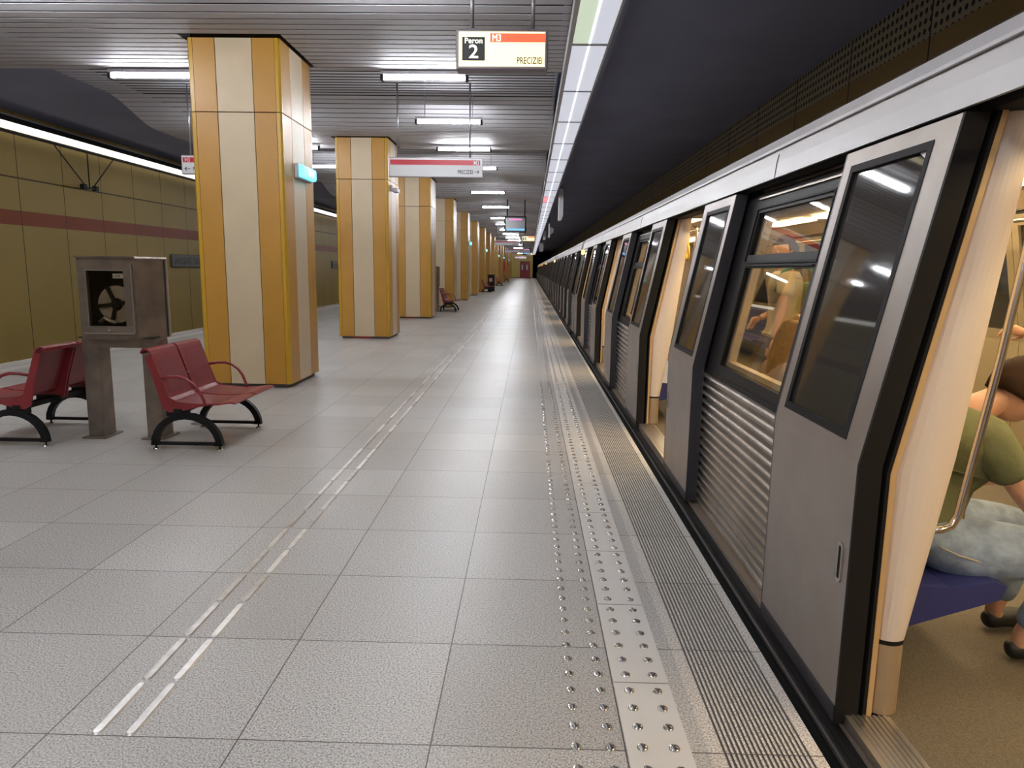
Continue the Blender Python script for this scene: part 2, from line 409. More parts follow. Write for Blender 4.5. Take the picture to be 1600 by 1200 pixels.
# slatted ceiling
NCOL = 19
def col_y(k): return 8.30+6.05*k      # front face
mb = MB(); y = 9.62-6.05*3+.01
def slat(mb, x0, x1, y, w):
    za, zb = z_ceil(y), z_ceil(y+w)
    if abs(za-zb) > .2: zb = za
    t = .005
    mb.add([(x0,y,za),(x1,y,za),(x1,y+w,zb),(x0,y+w,zb),(x0,y,za+t),(x1,y,za+t),(x1,y+w,zb+t),(x0,y+w,zb+t)],
           [(0,3,2,1),(4,5,6,7),(0,1,5,4),(1,2,6,5),(2,3,7,6),(3,0,4,7)])
n_s = 0
while y < Y1-.2:
    k = round((y-8.3-.565)/6.05); cyk = col_y(k)+.565
    w = .085 if in_recess(y) else .128
    if y+w > 9.62+6.05*math.floor((y-9.62)/6.05+1): w = max(.03, 9.62+6.05*math.floor((y-9.62)/6.05+1)-y-.004)
    if abs(y+w/2-cyk) < .565+.10 and -2 <= k < NCOL:
        slat(mb, -7.10, -3.93, y, w); slat(mb, -2.78, .36, y, w)
    else: slat(mb, -7.10, .36, y, w)
    y += .1592
for k in range(-3, 18):       # risers closing each step
    yy = 9.62+6.05*k
    if Y0 < yy < Y1: mb.box(-7.10, .36, yy-.006, yy, 3.952, 4.30)
struct('ceiling_slats', mb, SLAT, 'grey slatted metal ceiling in arched bays over the platform', 'ceiling')
mb = MB(); mb.box(.80, .86, Y0, Y1, 3.86, 4.60)
struct('trim_6', mb, DARKV, 'dark fascia above the platform edge light trough', 'fascia')

# ================================================================== LAMPS
def lamp_build(label, loc):
    t = thing('ceiling_lamp', label, 'lamp', loc, 0, 'fluorescent ceiling lamps')
    MB().box(-.56, .56, -.05, .05, .035, .075).build('housing', SIGN_FRAME, t)
    MB().tube([(-.525, 0, 0), (.525, 0, 0)], .024, 8).build('tube', TUBE, t)
    for s in (-1, 1):
        MB().bevbox(s*.545-.02, s*.545+.02, -.045, .045, -.04, .04, .006).build('end_cap', BLACKP, t)
        MB().tube([(s*.4, 0, .07), (s*.4, 0, .75)], .006, 6).build('hanger', ROD, t)
    return t
right_y = [-6.9, -4.15, -1.4, 1.35, 4.0, 6.45, 9.58, 12.33, 15.08, 17.83, 23.35, 28.8, 34.9, 39.8, 45.3, 50.8, 56.3, 62, 73, 84, 95, 104, 112]
ordn = ['first','second','third','fourth','fifth','sixth','seventh','eighth','ninth','tenth','eleventh','twelfth','thirteenth','fourteenth','fifteenth','sixteenth','seventeenth','eighteenth','nineteenth','twentieth',
        'twenty-first','twenty-second','twenty-third','twenty-fourth','twenty-fifth','twenty-sixth','twenty-seventh','twenty-eighth']
lamp0 = None
for side, xl in (('right', -1.40), ('left', -4.95)):
    n = 0
    for y in right_y:
        if y > 8: n += 1
        lb = ('bright fluorescent ceiling lamp, %s from the front in the %s row' % (ordn[n-1], side)) if y > 8 else \
             'bright fluorescent ceiling lamp of the %s row, nearer than the first column' % side
        loc = (xl, y, 3.86)
        if lamp0 is None: lamp0 = lamp_build(lb, loc)
        else: dup(lamp0, lb, loc)
# platform edge light trough
t = thing('light_trough', 'long white light trough hanging above the platform edge by the train', 'light', (0, 0, 3.80))
MB().box(.36, .405, Y0, Y1, 0, .06).box(.775, .80, Y0, Y1, 0, .06).box(.36, .80, Y0, Y1, .10, .13).box(.36, .38, Y0, Y1, .06, .10).box(.78, .80, Y0, Y1, .06, .10).build('trough_frame', TRIMW, t)
y = Y0+.35-.36; k = 0; dif = None; ctube = None; cbar = None
while y < Y1-2:
    ya, yb = y+.03, y+1.97
    m = LAMPGREEN if abs(y-6.0) < 1.0 else (LAMPPINK if abs(y-23) < 1 else None)
    if m:
        MB().box(.405, .57, ya, yb, .012, .02).build('diffuser', m, t); MB().box(.57, .775, ya, yb, .012, .02).build('diffuser', DIFF, t)
    else:
        if dif is None: dif = MB().box(.405, .775, ya, yb, .012, .02).build('diffuser', DIFF, t); dy = ya
        else:
            o = dif.copy(); COL.objects.link(o); o.location = (0, ya-dy, 0)
    if ctube is None: ctube = MB().box(.578, .596, ya, yb, .006, .011).build('tube', TROUGHTUBE, t); cty = ya
    else:
        o = ctube.copy(); COL.objects.link(o); o.location = (0, ya-cty, 0)
    y += 2.0
y = Y0+.35-.36; cb0 = MB().box(.40, .78, -.022, .022, .004, .03).mesh('cross_bar')
while y < Y1: link('cross_bar', cb0, SIGN_FRAME, t, (0, y, 0)); y += 2.0
# wall trough on the left wall
t = thing('wall_light_trough', 'long bright light trough along the top of the ochre wall', 'light', (0, 0, 0))
MB().prism([(-10.74, 4.29), (-10.71, 4.29), (-10.80, 4.155), (-10.825, 4.165)], Y0, 149, 'y').build('reflector', mat('wall_trough_glow', (.8, .8, .8, 1), .4, emit=(1, .97, .90, 1), estr=L_WALL), t)
MB().box(-11.04, -10.70, Y0, 149, 4.295, 4.40).box(-10.86, -10.83, Y0, 149, 4.09, 4.15).build('trough_frame', BLACKP, t)  # frame; its black top box also stands in for the shadowed wall gap
MB().box(-10.98, -10.92, Y0, 149, 4.46, 4.50).build('upper_rail', TRIMW, t)
# wire bracket hanging from the wall trough
t = thing('wire_bracket', 'thin black three-wire hanger under the wall light trough', 'bracket', (-10.85, 0, 0))
def wl(u, v, X):   # point on a plane x = X seen at a pixel (build-time survey)
    dd = Fw + R2*((u-800)/F_PX) - U2*((v-600)/F_PX); k = X/dd.x
    return Vector((X, dd.y*k, CAM_H+dd.z*k))
b0 = wl(140, 292, -10.85)
mb = MB()
for u, v, off in ((85, 227, -.25), (136, 241, 0), (176, 251, .25)):
    p = wl(u, v, -10.85)
    MB().tube([(0, b0.y+off*.6, b0.z), (0, p.y, 4.08)], .014, 6).build('wire', BLACKP, t)
MB().box(-.04, .04, b0.y-.28, b0.y+.28, b0.z-.05, b0.z-.01).box(-.05, .05, b0.y-.3, b0.y-.18, b0.z-.08, b0.z+.04).box(-.05, .05, b0.y+.18, b0.y+.3, b0.z-.08, b0.z+.04).build('clamp', BLACKP, t)
# station name boards on the left wall
for i, yy in enumerate((21.75, 39.6, 57.4)):
    t = thing('station_name_board', ['dark name board on the ochre wall beside the nearest column', 'dark name board on the ochre wall seen behind the second column', 'dark name board on the ochre wall, farthest of the three'][i], 'sign', (-11.03, yy, 1.56), 0, 'station name boards')
    MB().bevbox(0, .05, 0, 3.0, -.2, .2, .02).build('plate', mat('name_plate_grey', (.085, .078, .08, 1), .4) if i == 0 else bpy.data.materials['name_plate_grey'], t)
    text('lettering', 'ANGHEL SALIGNY', .30, SIGN_BLACK, t, (.052, .16, -.105), '+x', sx=1.0)

# ================================================================== COLUMNS
HX, HY = .52, .565
def make_column(label, k, full=True):
    t = thing('striped_column', label, 'column', (-3.355, col_y(k)+HY, 0), 0, 'striped platform columns')
    MB().box(-HX+.05, HX-.05, -HY+.05, HY-.05, 0, .055).build('plinth', PLINTH, t)
    MB().box(-HX+.03, HX-.03, -HY+.03, HY-.03, .055, 4.35).build('core', CORE, t)
    g = .004; c = .058
    def face(axis, half, depth, sgn):
        w = (2*half-2*c); a = w*.275
        cuts = [(-half+c, -half+c+a, ORANGE, 'orange_panel'), (-half+c+a, half-c-a, CREAM, 'cream_panel'), (half-c-a, half-c, ORANGE, 'orange_panel')]
        for u0, u1, m, nm in cuts:
            mb = MB()
            for z0, z1 in ((.05, 3.155), (3.165, 3.95)):
                if axis == 'y':
                    q = sorted((sgn*depth, sgn*(depth-.03))); mb.bevbox(u0+g, u1-g, q[0], q[1], z0, z1, .002)
                else:
                    q = sorted((sgn*depth, sgn*(depth-.03))); mb.bevbox(q[0], q[1], u0+g, u1-g, z0, z1, .002)
            mb.build(nm, m, t)
    face('y', HX, HY, -1); face('x', HY, HX, 1)
    face('y', HX, HY, 1); face('x', HY, HX, -1)
    for sx in (-1, 1):
        for sy in (-1, 1):
            mb = MB()
            for z0, z1 in ((.05, 3.155), (3.165, 3.95)):
                x, y2, q, r = sx*HX, sy*HY, sx*c, sy*c
                poly = [(x-q, y2), (x-q*.35, y2), (x, y2-r*.35), (x, y2-r), (x-q, y2-r)]
                if sx*sy < 0: poly.reverse()
                mb.prism(poly, z0, z1, 'z')
            mb.build('corner_trim', EDGEY, t)
    return t
cname = ['nearest large yellow and cream striped column behind the red bench', 'second striped column from the front, behind the hanging direction sign']+\
        ['yellow and cream striped column, %s from the front' % ordn[i] for i in range(2, NCOL)]
col0 = make_column(cname[0], 0)
cols = [col0]
for k in range(1, NCOL-1):
    cols.append(dup(col0, cname[k], (-3.355, col_y(k)+HY, 0)))
cm = dup(col0, 'yellow and cream striped column to the left of the viewer, out of the photo', (-3.355, col_y(-1)+HY, 0))
RS = mat('red_sticker', (.45, .05, .04, 1), .5)
for k in (1, 2):
    MB().box(-.25, .12, -HY+.046, -HY+.05, .008, .05).build('red_sticker', RS, cols[k])
# exit lights on column sides
EXITM = mat('cyan_exit_light', (.2, .8, .9, 1), .4, emit=(.12, .72, .95, 1), estr=1.6)
EXITB = mat('blueish_case', (.62, .68, .74, 1), .35)
ex0 = None
for k, lb in ((0, 'lit cyan exit light on the side of the nearest column'), (4, 'lit exit light on the fifth column'), (6, 'lit exit light on the seventh column'),
              (9, 'lit exit light on the tenth column'), (11, 'lit exit light on the twelfth column'), (14, 'lit exit light on the fifteenth column')):
    loc = (-2.835, col_y(k)+.66, 2.58)
    if ex0 is None:
        ex0 = thing('exit_light', lb, 'exit sign', loc, 0, 'exit lights on the columns')
        MB().bevbox(.0, .05, -.29, .29, -.085, .085, .015).build('case', EXITB, ex0)
        MB().bevbox(.045, .105, -.27, .27, -.072, .072, .025).build('lens', EXITM, ex0)
        mb = MB().box(.105, .108, -.05, .0, -.04, .04).prism([(.03, -.015), (.10, -.015), (.10, -.04), (.15, 0), (.10, .04), (.10, .015), (.03, .015)], .105, .108, 'x')
        mb.build('pictogram', mat('exit_white', (1, 1, 1, 1), .5, emit=(.7, 1, 1, 1), estr=2.2), ex0)
    else: dup(ex0, lb, loc)

# ================================================================== HANGING SIGNS
LITY = mat('lit_sign_face', (1, .95, .7, 1), .4, emit=(1, .87, .50, 1), estr=.68)
LITR = mat('lit_sign_red', (.9, .1, .05, 1), .4, emit=(.95, .13, .04, 1), estr=.62)
LITW = mat('lit_letters', (1, 1, .9, 1), .4, emit=(1, .95, .8, 1), estr=1.3)
PURP = mat('sign_case_grey', (.20, .17, .19, 1), .4, .3)
SGREY = mat('sign_text_grey', (.10, .09, .06, 1), .5)
def platform_sign(label, loc):
    t = thing('platform_sign', label, 'sign', loc, 0, 'lit platform number signs')
    MB().bevbox(-.395, .395, -.06, .10, -.165, .165, .012).build('case', PURP, t)
    f = MB().box(-.37, .37, -.066, -.058, -.14, .14).build('lit_face', LITY, t)
    MB().box(-.10, .372, -.070, -.064, .055, .125).build('red_band', LITR, t)
    MB().box(-.34, -.145, -.070, -.064, -.095, .095).build('number_panel', SIGN_BLACK, t)
    text('lettering', 'Peron', .062, LITW, t, (-.2425, -.072, .045), align='CENTER', sx=1.05)
    text('lettering', '2', .155, LITW, t, (-.2425, -.072, -.075), align='CENTER', sx=1.15, extrude=.002)
    text('lettering', 'M3', .080, LITW, t, (-.085, -.072, .062), sx=.80, bold=.0)
    text('lettering', 'PRECIZIEI', .076, SGREY, t, (.352, -.0685, -.118), align='RIGHT', sx=.70, bold=.014)
    for x in (-.262, .262): 
        MB().tube([(x, .02, .16), (x, .02, .66)], .018, 10).build('rod', ROD, t)
        MB().bevbox(x-.05, x+.05, -.03, .07, .163, .178, .004).build('rod_flange', PURP, t)
    return t
ps = platform_sign('lit yellow platform sign reading Peron 2, hanging nearest', (-.275, 6.5, 3.31))
dup(ps, 'small lit platform sign far down the platform beyond the monitor', (-.13, 44.5, 3.31)); dup(ps, 'tiny lit platform sign hanging near the end wall', (-.10, 88, 3.31))
def arrow(mb, x, z, s, d=1, y0=-.03, y1=-.027):
    """plain arrow: shaft and two-stroke head"""
    mb.prism([(x-d*s, z-.09*s), (x+d*s*.8, z-.09*s), (x+d*s*.8, z+.09*s), (x-d*s, z+.09*s)], y0, y1)
    mb.prism([(x+d*s, z), (x+d*s*.35, z+.62*s), (x+d*s*.14, z+.5*s), (x+d*s*.66, z)], y0, y1)
    mb.prism([(x+d*s, z), (x+d*s*.35, z-.62*s), (x+d*s*.14, z-.5*s), (x+d*s*.66, z)], y0, y1)
    return mb
def dir_sign(label, loc, d=1):
    t = thing('direction_sign', label, 'sign', loc, 0, 'white direction signs')
    MB().bevbox(-.745, .745, -.03, .03, -.15, .15, .006).build('case', SIGN_FRAME, t)
    MB().box(-.73, .73, -.034, -.029, -.135, .135).build('white_face', SIGN_WHITE, t)
    MB().box(-.715, .70, -.037, -.033, .035, .112).build('red_band', RED_SIGN, t)
    if d > 0:
        text('lettering', 'M3', .088, SIGN_WHITE, t, (.685, -.038, .043), align='RIGHT', sx=.8)
        text('lettering', 'PRECIZIEI', .088, SIGN_BLACK, t, (.59, -.0355, -.097), align='RIGHT', sx=.66, bold=.012)
        arrow(MB(), .645, -.065, .042, 1, -.037, -.034).build('arrow', SIGN_BLACK, t)
    else:
        text('lettering', 'M3', .088, SIGN_WHITE, t, (-.685, -.038, .043), sx=.8)
        text('lettering', 'PRECIZIEI', .088, SIGN_BLACK, t, (-.56, -.0355, -.097), sx=.66, bold=.012)
        arrow(MB(), -.645, -.065, .05, -1, -.037, -.034).build('arrow', SIGN_BLACK, t)
    for x in (-.60, .535): MB().tube([(x, 0, .15), (x, 0, 1.30)], .013, 8).build('rod', ROD, t)
    return t
ds = dir_sign('white and red direction sign with right arrow, hanging before the second column', (-1.51, 11.5, 3.01))
dir_sign('white and red sign with left arrow, half hidden by the nearest column', (-4.90, 11.7, 3.04), -1)
dup(ds, 'white and red direction sign with right arrow, mid platform beyond the monitor', (-1.45, 44, 3.01))
dup(ds, 'white and red direction sign with right arrow, third along the right aisle', (-1.35, 62, 3.01))
dup(ds, 'white and red direction sign nearest the end wall', (-1.30, 96, 3.01))
def monitor(label, loc):
    t = thing('hanging_monitor', label, 'monitor', loc, 0, 'hanging timetable monitors')
    MB().bevbox(-.40, .40, -.06, .10, -.29, .29, .02).build('case', BLACKP, t)
    MB().box(-.35, .35, -.064, -.058, -.24, .24).build('screen', mat('screen_dark', (.02, .02, .03, 1), .2, emit=(.10, .09, .12, 1), estr=.15), t)
    MB().box(-.22, .24, -.068, -.063, .15, .20).build('pink_line', mat('screen_pink', (.6, .1, .3, 1), .4, emit=(.8, .14, .42, 1), estr=.9), t)
    MB().box(-.30, .34, -.068, -.063, -.21, -.15).build('blue_line', mat('screen_blue', (.1, .3, .7, 1), .4, emit=(.12, .42, .85, 1), estr=.9), t)
    for x in (-.30, .34): MB().tube([(x, .02, .28), (x, .02, 1.3)], .022, 8).build('rod', BLACKP, t)
    return t
mo = monitor('black hanging monitor with pink and blue lines, mid platform', (-.57, 26.5, 3.06))
dup(mo, 'small black hanging monitor far down near the end wall', (-.35, 66, 3.06))

# ---- small items over the train side
def lightbox(label, loc, sz, m=SIGN_WHITE):
    t = thing('hanging_box', label, 'box', loc)
    MB().prism([(-sz[0]/2, sz[2]/2), (sz[0]/2, sz[2]/2), (sz[0]/2, -sz[2]/2+.14), (sz[0]/2-.05, -sz[2]/2), (-sz[0]/2, -sz[2]/2)], -sz[1]/2, sz[1]/2).build('case', m, t)
    for s in (-1, 1): MB().tube([(0, s*sz[1]*.3, sz[2]/2-.01), (0, s*sz[1]*.3, 4.62-loc[2])], .012, 6).build('rod', BLACKP, t)
    return t
PALE_LIT = mat('pale_case', (.85, .85, .87, 1), .4)
lightbox('tall narrow white box hanging beside the light trough, nearest one', (.97, 23.9, 3.55), (.14, .5, 1.0), PALE_LIT)
t = thing('platform_mirror', 'grey slanted platform mirror in a white bracket over the track side', 'mirror', (1.0, 37, 3.42))
MB().box(-.10, -.03, -.1, .1, -.36, .34).build('bracket', PALE_LIT, t)
MB().prism([(-.03, .18), (.16, .10), (.16, -.10), (-.03, -.24)], -.06, .06).build('mirror_plate', SIGN_FRAME, t)
MB().tube([(-.06, 0, .33), (-.06, 0, 1.2)], .014, 6).build('rod', BLACKP, t)
lightbox('small white box hanging beside the light trough beyond the mirror', (1.0, 52, 3.85), (.22, .4, .6), PALE_LIT)
lightbox('grey box hanging beside the light trough, farthest one', (1.0, 66, 3.45), (.35, .4, .8), SIGN_FRAME)
def seccam(label, loc, rz):
    t = thing('security_camera', label, 'camera', loc, rz)
    MB().bevbox(.0, .05, -.05, .05, -.06, .06, .006).build('wall_mount', SIGN_FRAME, t)
    MB().tube([(.03, 0, 0), (.12, 0, -.03)], .018, 8).build('arm', SIGN_FRAME, t)
    MB().bevbox(.07, .17, -.16, .12, -.09, -.01, .012).build('camera_body', SIGN_FRAME, t)
seccam('grey security camera on the second column under the direction sign', (-2.835, col_y(1)+.25, 3.02), 0)
seccam('dark security camera on the ninth column', (-2.835, col_y(8)+.3, 2.9), 0)
t = thing('fire_point', 'small red fire point box on a far column', 'fire box', (-2.815, col_y(11)+.35, 1.75))
MB().bevbox(0, .22, -.2, .2, -.5, .4, .01).build('case', RED_SIGN, t); MB().prism([(.2, -.5), (-.2, -.5), (0, -.95)], 0, .05, 'x').build('pointer', RED_SIGN, t)

# ================================================================== TACTILE STUDS AND BARS
stud = MB().lathe([(0, .0056), (.0125, .0055), (.0155, .0042), (.0178, .0015), (.018, 0)], 14).mesh('tactile_stud')
stud.materials.append(STEEL)
rows = ((.167, 0, 'granite', 'first'), (.273, 0, 'granite', 'second'), (.372, .003, 'white', 'left'), (.470, .003, 'white', 'right'))
far = MB(); PITCHS = .5965/6
desc = {'first': 'round steel stud set in the grey granite, in the row farthest from the train',
        'second': 'round steel stud set in the grey granite, in the row next to the pale strip',
        'left': 'round steel stud on the pale tactile strip, in its left row', 'right': 'round steel stud on the pale tactile strip, in its right row'}
for x, z, where, rn in rows:
    for i in range(-6, 1130):
        yy = 2.327+.0497+PITCHS*i
        if yy > Y1-3: break
        if 1.7 < yy and i < 69:
            o = bpy.data.objects.new('tactile_stud', stud); COL.objects.link(o); o.location = (x, yy, z)
            tag(o, desc[rn], 'stud', 'steel studs, %s row on %s' % (rn, where))
        elif yy >= 1.7:
            far.add([(x-.018, yy-.009, z), (x+.018, yy-.009, z), (x+.018, yy+.009, z), (x-.018, yy+.009, z), (x-.01, yy-.008, z+.0055), (x+.01, yy-.008, z+.0055), (x+.01, yy+.008, z+.0055), (x-.01, yy+.008, z+.0055)],
                    [(4, 5, 6, 7), (0, 1, 5, 4), (1, 2, 6, 5), (2, 3, 7, 6), (3, 0, 4, 7)])
tag(far.build('tactile_studs', STEEL), 'far rows of steel studs running on toward the end wall', 'studs', kind='stuff')
def bar_mesh():
    L, w, h = .284, .017, .005
    n = 6; out = []
    for s in (1, -1):
        for k in range(n+1):
            a = (PI*k/n) if s > 0 else PI+PI*k/n
            out.append((w*math.cos(a), s*(L/2-w)+w*math.sin(a)))
    top = [(x*.72, y*(1-.004/L*2)) for x, y in out]
    N = len(out)
    mb = MB(); mb.add([(x, y, 0) for x, y in out]+[(x, y, h) for x, y in top], [(i, (i+1) % N, (i+1) % N+N, i+N) for i in range(N)]+[tuple(range(N, 2*N))])
    return mb.mesh('guide_bar')
bar = bar_mesh(); bar.materials.append(STEEL_BAR)
XB = (-1.333, -1.226)   # centre lines
for x, rn in ((XB[0], 'left'), (XB[1], 'right')):
    for i in range(0, 150):
        o = bpy.data.objects.new('guide_bar', bar); COL.objects.link(o); o.location = (x, 1.9666+.142+.29825*i, 0)
        tag(o, 'flat steel guide bar in the %s line of the paired guide path' % rn, 'guide bar', 'guide bars of the %s line' % rn)
MB_d = MB().lathe([(0, .004), (.09, .004), (.10, 0)], 20)
tag(MB_d.build('floor_drain', PLINTH, None, (-3.02, 6.35, 0)), 'dark round floor drain behind the red bench', 'drain')

# ================================================================== BENCHES
def perf_red():
    m, nt, b = node_mat('perforated_red_steel')
    tc = nt.nodes.new('ShaderNodeTexCoord'); v = nt.nodes.new('ShaderNodeTexVoronoi'); v.inputs['Scale'].default_value = 130
    nt.links.new(tc.outputs['Object'], v.inputs['Vector'])
    h = math_node(nt, 'LESS_THAN', v.outputs['Distance'], .34)
    c = mixc(nt, h, (.21, .025, .032, 1), (.06, .016, .019, 1)); nt.links.new(c, b.inputs['Base Color']); b.inputs['Roughness'].default_value = .35
    return m
RED_PERF = perf_red()
PROF = [(-.325, .765), (-.318, .788), (-.300, .803), (-.272, .802), (-.248, .785), (-.236, .755), (-.19, .62), (-.135, .455), (-.118, .415), (-.09, .392), (-.05, .384), (.10, .372), (.26, .376), (.36, .392), (.405, .385)]
def off_prof(p, t):
    out = []
    for i, a in enumerate(p):
        q0, q1 = Vector(p[max(i-1, 0)]), Vector(p[min(i+1, len(p)-1)]); d = (q1-q0).normalized(); n = Vector((d.y, -d.x))
        out.append((a[0]-n.x*t, a[1]-n.y*t))
    return out
def bench(label, loc, rz):
    t = thing('red_bench', label, 'bench', loc, rz, 'red two-seat platform benches')
    for ya, yb in ((-.425, -.012), (.012, .425)):
        outl = PROF+off_prof(PROF, -.012)[::-1]
        s = MB().prism(outl, ya, yb, 'y')
        for e in (ya, yb-.012):      # folded side flanges
            s.prism([(-.24, .755), (-.118, .42), (-.05, .386), (.10, .374), (.30, .38), (.10, .345), (-.02, .315), (-.12, .30), (-.175, .33), (-.215, .50), (-.29, .74)], e, e+.012, 'y')
        st = s.build('seat_shell', RED_PAINT, t)
        pr = off_prof(PROF, .0025); a = [pr[i] for i in (6, 7)]; bq = [pr[i] for i in (10, 11, 12)]
        a0 = Vector(pr[5]).lerp(Vector(pr[6]), .35)
        MB().sheet([tuple(a0)]+a, ya+.06, yb-.06).build('perforated_back', RED_PERF, st)
        MB().sheet(bq, ya+.06, yb-.06).build('perforated_seat', RED_PERF, st)
    for s in (-1, 1):
        y = s*.418
        MB().tube([(-.17, y, .575), (-.10, y+s*.012, .588), (-.03, y+s*.014, .588), (.03, y+s*.014, .570), (.085, y+s*.012, .530), (.125, y+s*.008, .475), (.155, y, .40), (.16, y, .37)], .0125, 8).build('armrest', RED_PAINT, t)
        yl = s*.405
        n = 14; outer = [(-.285*math.cos(PI*k/n), .035+.262*math.sin(PI*k/n)) for k in range(n+1)]; inner = [(-.235*math.cos(PI*k/n), .035+.212*math.sin(PI*k/n)) for k in range(n+1)]
        lg = MB().prism(outer+inner[::-1], yl-.024, yl+.024, 'y').box(-.24, .24, yl-.014, yl+.014, .036, .060).prism([(-.285, .035), (-.275, .10), (-.215, .035)], yl-.024, yl+.024).prism([(.285, .035), (.275, .10), (.215, .035)], yl-.024, yl+.024).build('leg', BLACKP, t)
        for x in (-.255, .255):
            MB().lathe([(0, .035), (.008, .035), (.008, .010), (.024, .008), (.026, 0)], 12, (x, yl, 0)).build('foot', STEEL, lg)
    MB().bevbox(-.09, -.02, -.43, .43, .288, .332, .006).box(-.15, .03, -.42, -.39, .27, .335).box(-.15, .03, .39, .42, .27, .335).box(-.15, .06, -.03, .03, .30, .345).build('beam', BLACKP, t)
    MB().lathe([(0, .012), (.010, .010), (.012, 0)], 10, (0, 0, 0)).build('bolt', STEEL, t, (-.165, 0, .56))
    return t
bx = -2.695
b0_ = bench('red two-seat bench facing the train, beside the hose cabinet, nearest one', (bx, 5.81, 0), 0)
dup(b0_, 'red two-seat bench facing the far track, left of the hose cabinet', (-4.11, 5.83, 0), PI)
for (x, y), lb in zip(((-2.70, 23.95), (-2.64, 43.9), (-2.60, 60.6), (-2.60, 79.4)), ('red bench facing the train beside the third column, second bench along', 'red bench beside the black litter bin, third along',
        'red bench facing the train far down the platform, fourth along', 'red bench facing the train nearest the end wall')):
    dup(b0_, lb, (x, y, 0), 0)
# ---- hose cabinet
def cabinet(label, loc):
    t = thing('hose_cabinet', label, 'cabinet', loc, 0, 'stainless hose cabinets')
    fx, mx, hy = .245, .325, .24
    hexo = [(-fx, -hy), (fx-.02, -hy), (mx, 0), (mx, .06), (fx, hy), (-fx, hy), (-mx, .06), (-mx, 0)]
    z0, z1 = .845, 1.495
    mb = MB()
    n = len(hexo)
    for i in range(n):
        if i == 0: continue
        a, b = hexo[i], hexo[(i+1) % n]
        mb.add([(a[0], a[1], z0), (b[0], b[1], z0), (b[0], b[1], z1), (a[0], a[1], z1)], [(0, 1, 2, 3)])
    mb.add([(x, y, z1) for x, y in hexo], [tuple(range(n))]); mb.add([(x, y, z0) for x, y in hexo], [tuple(range(n))])
    # front frame around the glazed opening
    ox0, ox1, oz0, oz1 = -.165, .135, .95, 1.40
    mb.box(-fx, ox0, -hy-.0, -hy+.02, z0, z1).box(ox1, fx-.02, -hy, -hy+.02, z0, z1).box(ox0, ox1, -hy, -hy+.02, z0, oz0).box(ox0, ox1, -hy, -hy+.02, oz1, z1)
    mb.prism([(-fx-.015, z1), (fx, z1), (fx-.01, z1+.015), (-fx, z1+.015)], -hy-.02, hy)
    mb.build('case', STAINLESS, t)
    dr = MB()
    dr.box(ox0-.055, ox0, -hy-.014, -hy, oz0-.055, oz1+.04).box(ox1, ox1+.065, -hy-.014, -hy, oz0-.055, oz1+.04).box(ox0, ox1, -hy-.014, -hy, oz1, oz1+.04)
    dr.prism([(-hy-.016, oz0), (-hy, oz0+.004), (-hy, oz0-.06), (-hy-.022, oz0-.055)], ox0-.05, ox1+.065, 'x')
    d_ = dr.build('door', STAINLESS, t)
    tr = MB().box(ox0-.006, ox0, -hy-.018, -hy, oz0, oz1).box(ox0, ox1, -hy-.018, -hy, oz1-.006, oz1).box(ox1+.062, ox1+.07, -hy-.02, -hy, oz0-.055, oz1+.05).box(ox0-.05, ox1+.065, -hy-.024, -hy-.014, oz0-.062, oz0-.05)
    tr.build('door_trim', STAINLESS_L, d_)
    MB().box(ox0, ox1, -hy-.004, -hy-.002, oz0, oz1).build('pane', GLASS, d_)
    MB().lathe([(0, .012), (.008, .010), (.009, 0)], 10).build('lock', STAINLESS_L, d_, (0, -hy-.026, oz0-.03)).rotation_euler = (PI/2, 0, 0)
    MB().box(-.33, .33, .02, .03, z0+.005, z1-.005).box(-.30, .30, -hy+.03, .02, z0+.005, z0+.012).build('inner_back', DARK, t)
    lp = MB().box(.04, .125, -hy+.004, -hy+.008, 1.335, 1.372).build('label_plate', SIGN_WHITE, t); text('lettering', 'H.5.04', .022, SIGN_BLACK, lp, (.046, -hy+.002, 1.346), sx=1.0)
    for s in (-1, 1):
        p = MB().bevbox(s*.25-.07, s*.25+.07, -.14, .02, .012, z0, .004).build('post', STAINLESS, t)
        MB().bevbox(s*.25-.10, s*.25+.10, -.19, .07, 0, .014, .003).build('base_plate', STAINLESS, p)
    MB().box(-.18, .18, -.14, .02, .765, z0).build('apron', STAINLESS, t)
    return t
def hose(label, loc):
    t = thing('fire_hose', label, 'fire hose', loc)
    mb = MB()
    for i in range(9):
        r = .055+.0115*i; mb.tube([(r*math.cos(a), .004*math.sin(3*a+i), r*math.sin(a)) for a in [2*PI*k/28 for k in range(29)]], .0062, 6, False)
    mb.build('hose_coil', mat('hose_canvas', (.42, .36, .31, 1), .8), t)
    sp = MB()
    for a in (.25, 1.9, 3.5, 4.55): sp.prism([(-.013, .02), (.013, .02), (.018, .155), (-.018, .155)], -.03, -.018); 
    sp = MB()
    for a in (.20, 2.0, 3.25, 4.45):
        ca, sa = math.cos(a), math.sin(a); q = [(.02, -.014), (.16, -.016), (.16, .016), (.02, .014)]
        sp.prism([(u*ca-v*sa, u*sa+v*ca) for u, v in q], -.022, -.010)
    sp.prism([(.035*math.cos(2*PI*k/12), .035*math.sin(2*PI*k/12)) for k in range(12)], -.03, -.008)
    sp.build('reel_spokes', BLACKP, t)
    MB().tube([(-.14, -.02, -.145), (-.09, -.03, -.11), (-.05, -.03, -.135), (0, -.03, -.15)], .016, 8).build('nozzle', STAINLESS_L, t)
    return t
cab = cabinet('stainless fire hose cabinet on two posts between the nearest benches', (-3.375, 5.87, 0))
hose('coiled pale fire hose behind the glass of the nearest cabinet', (-3.355, 5.70, 1.125))
dup(cab, 'stainless hose cabinet seen edge-on beside the third column', (-3.375, 24.0, 0)); dup(cab, 'stainless hose cabinet near the far end of the platform', (-3.22, 84.5, 0))
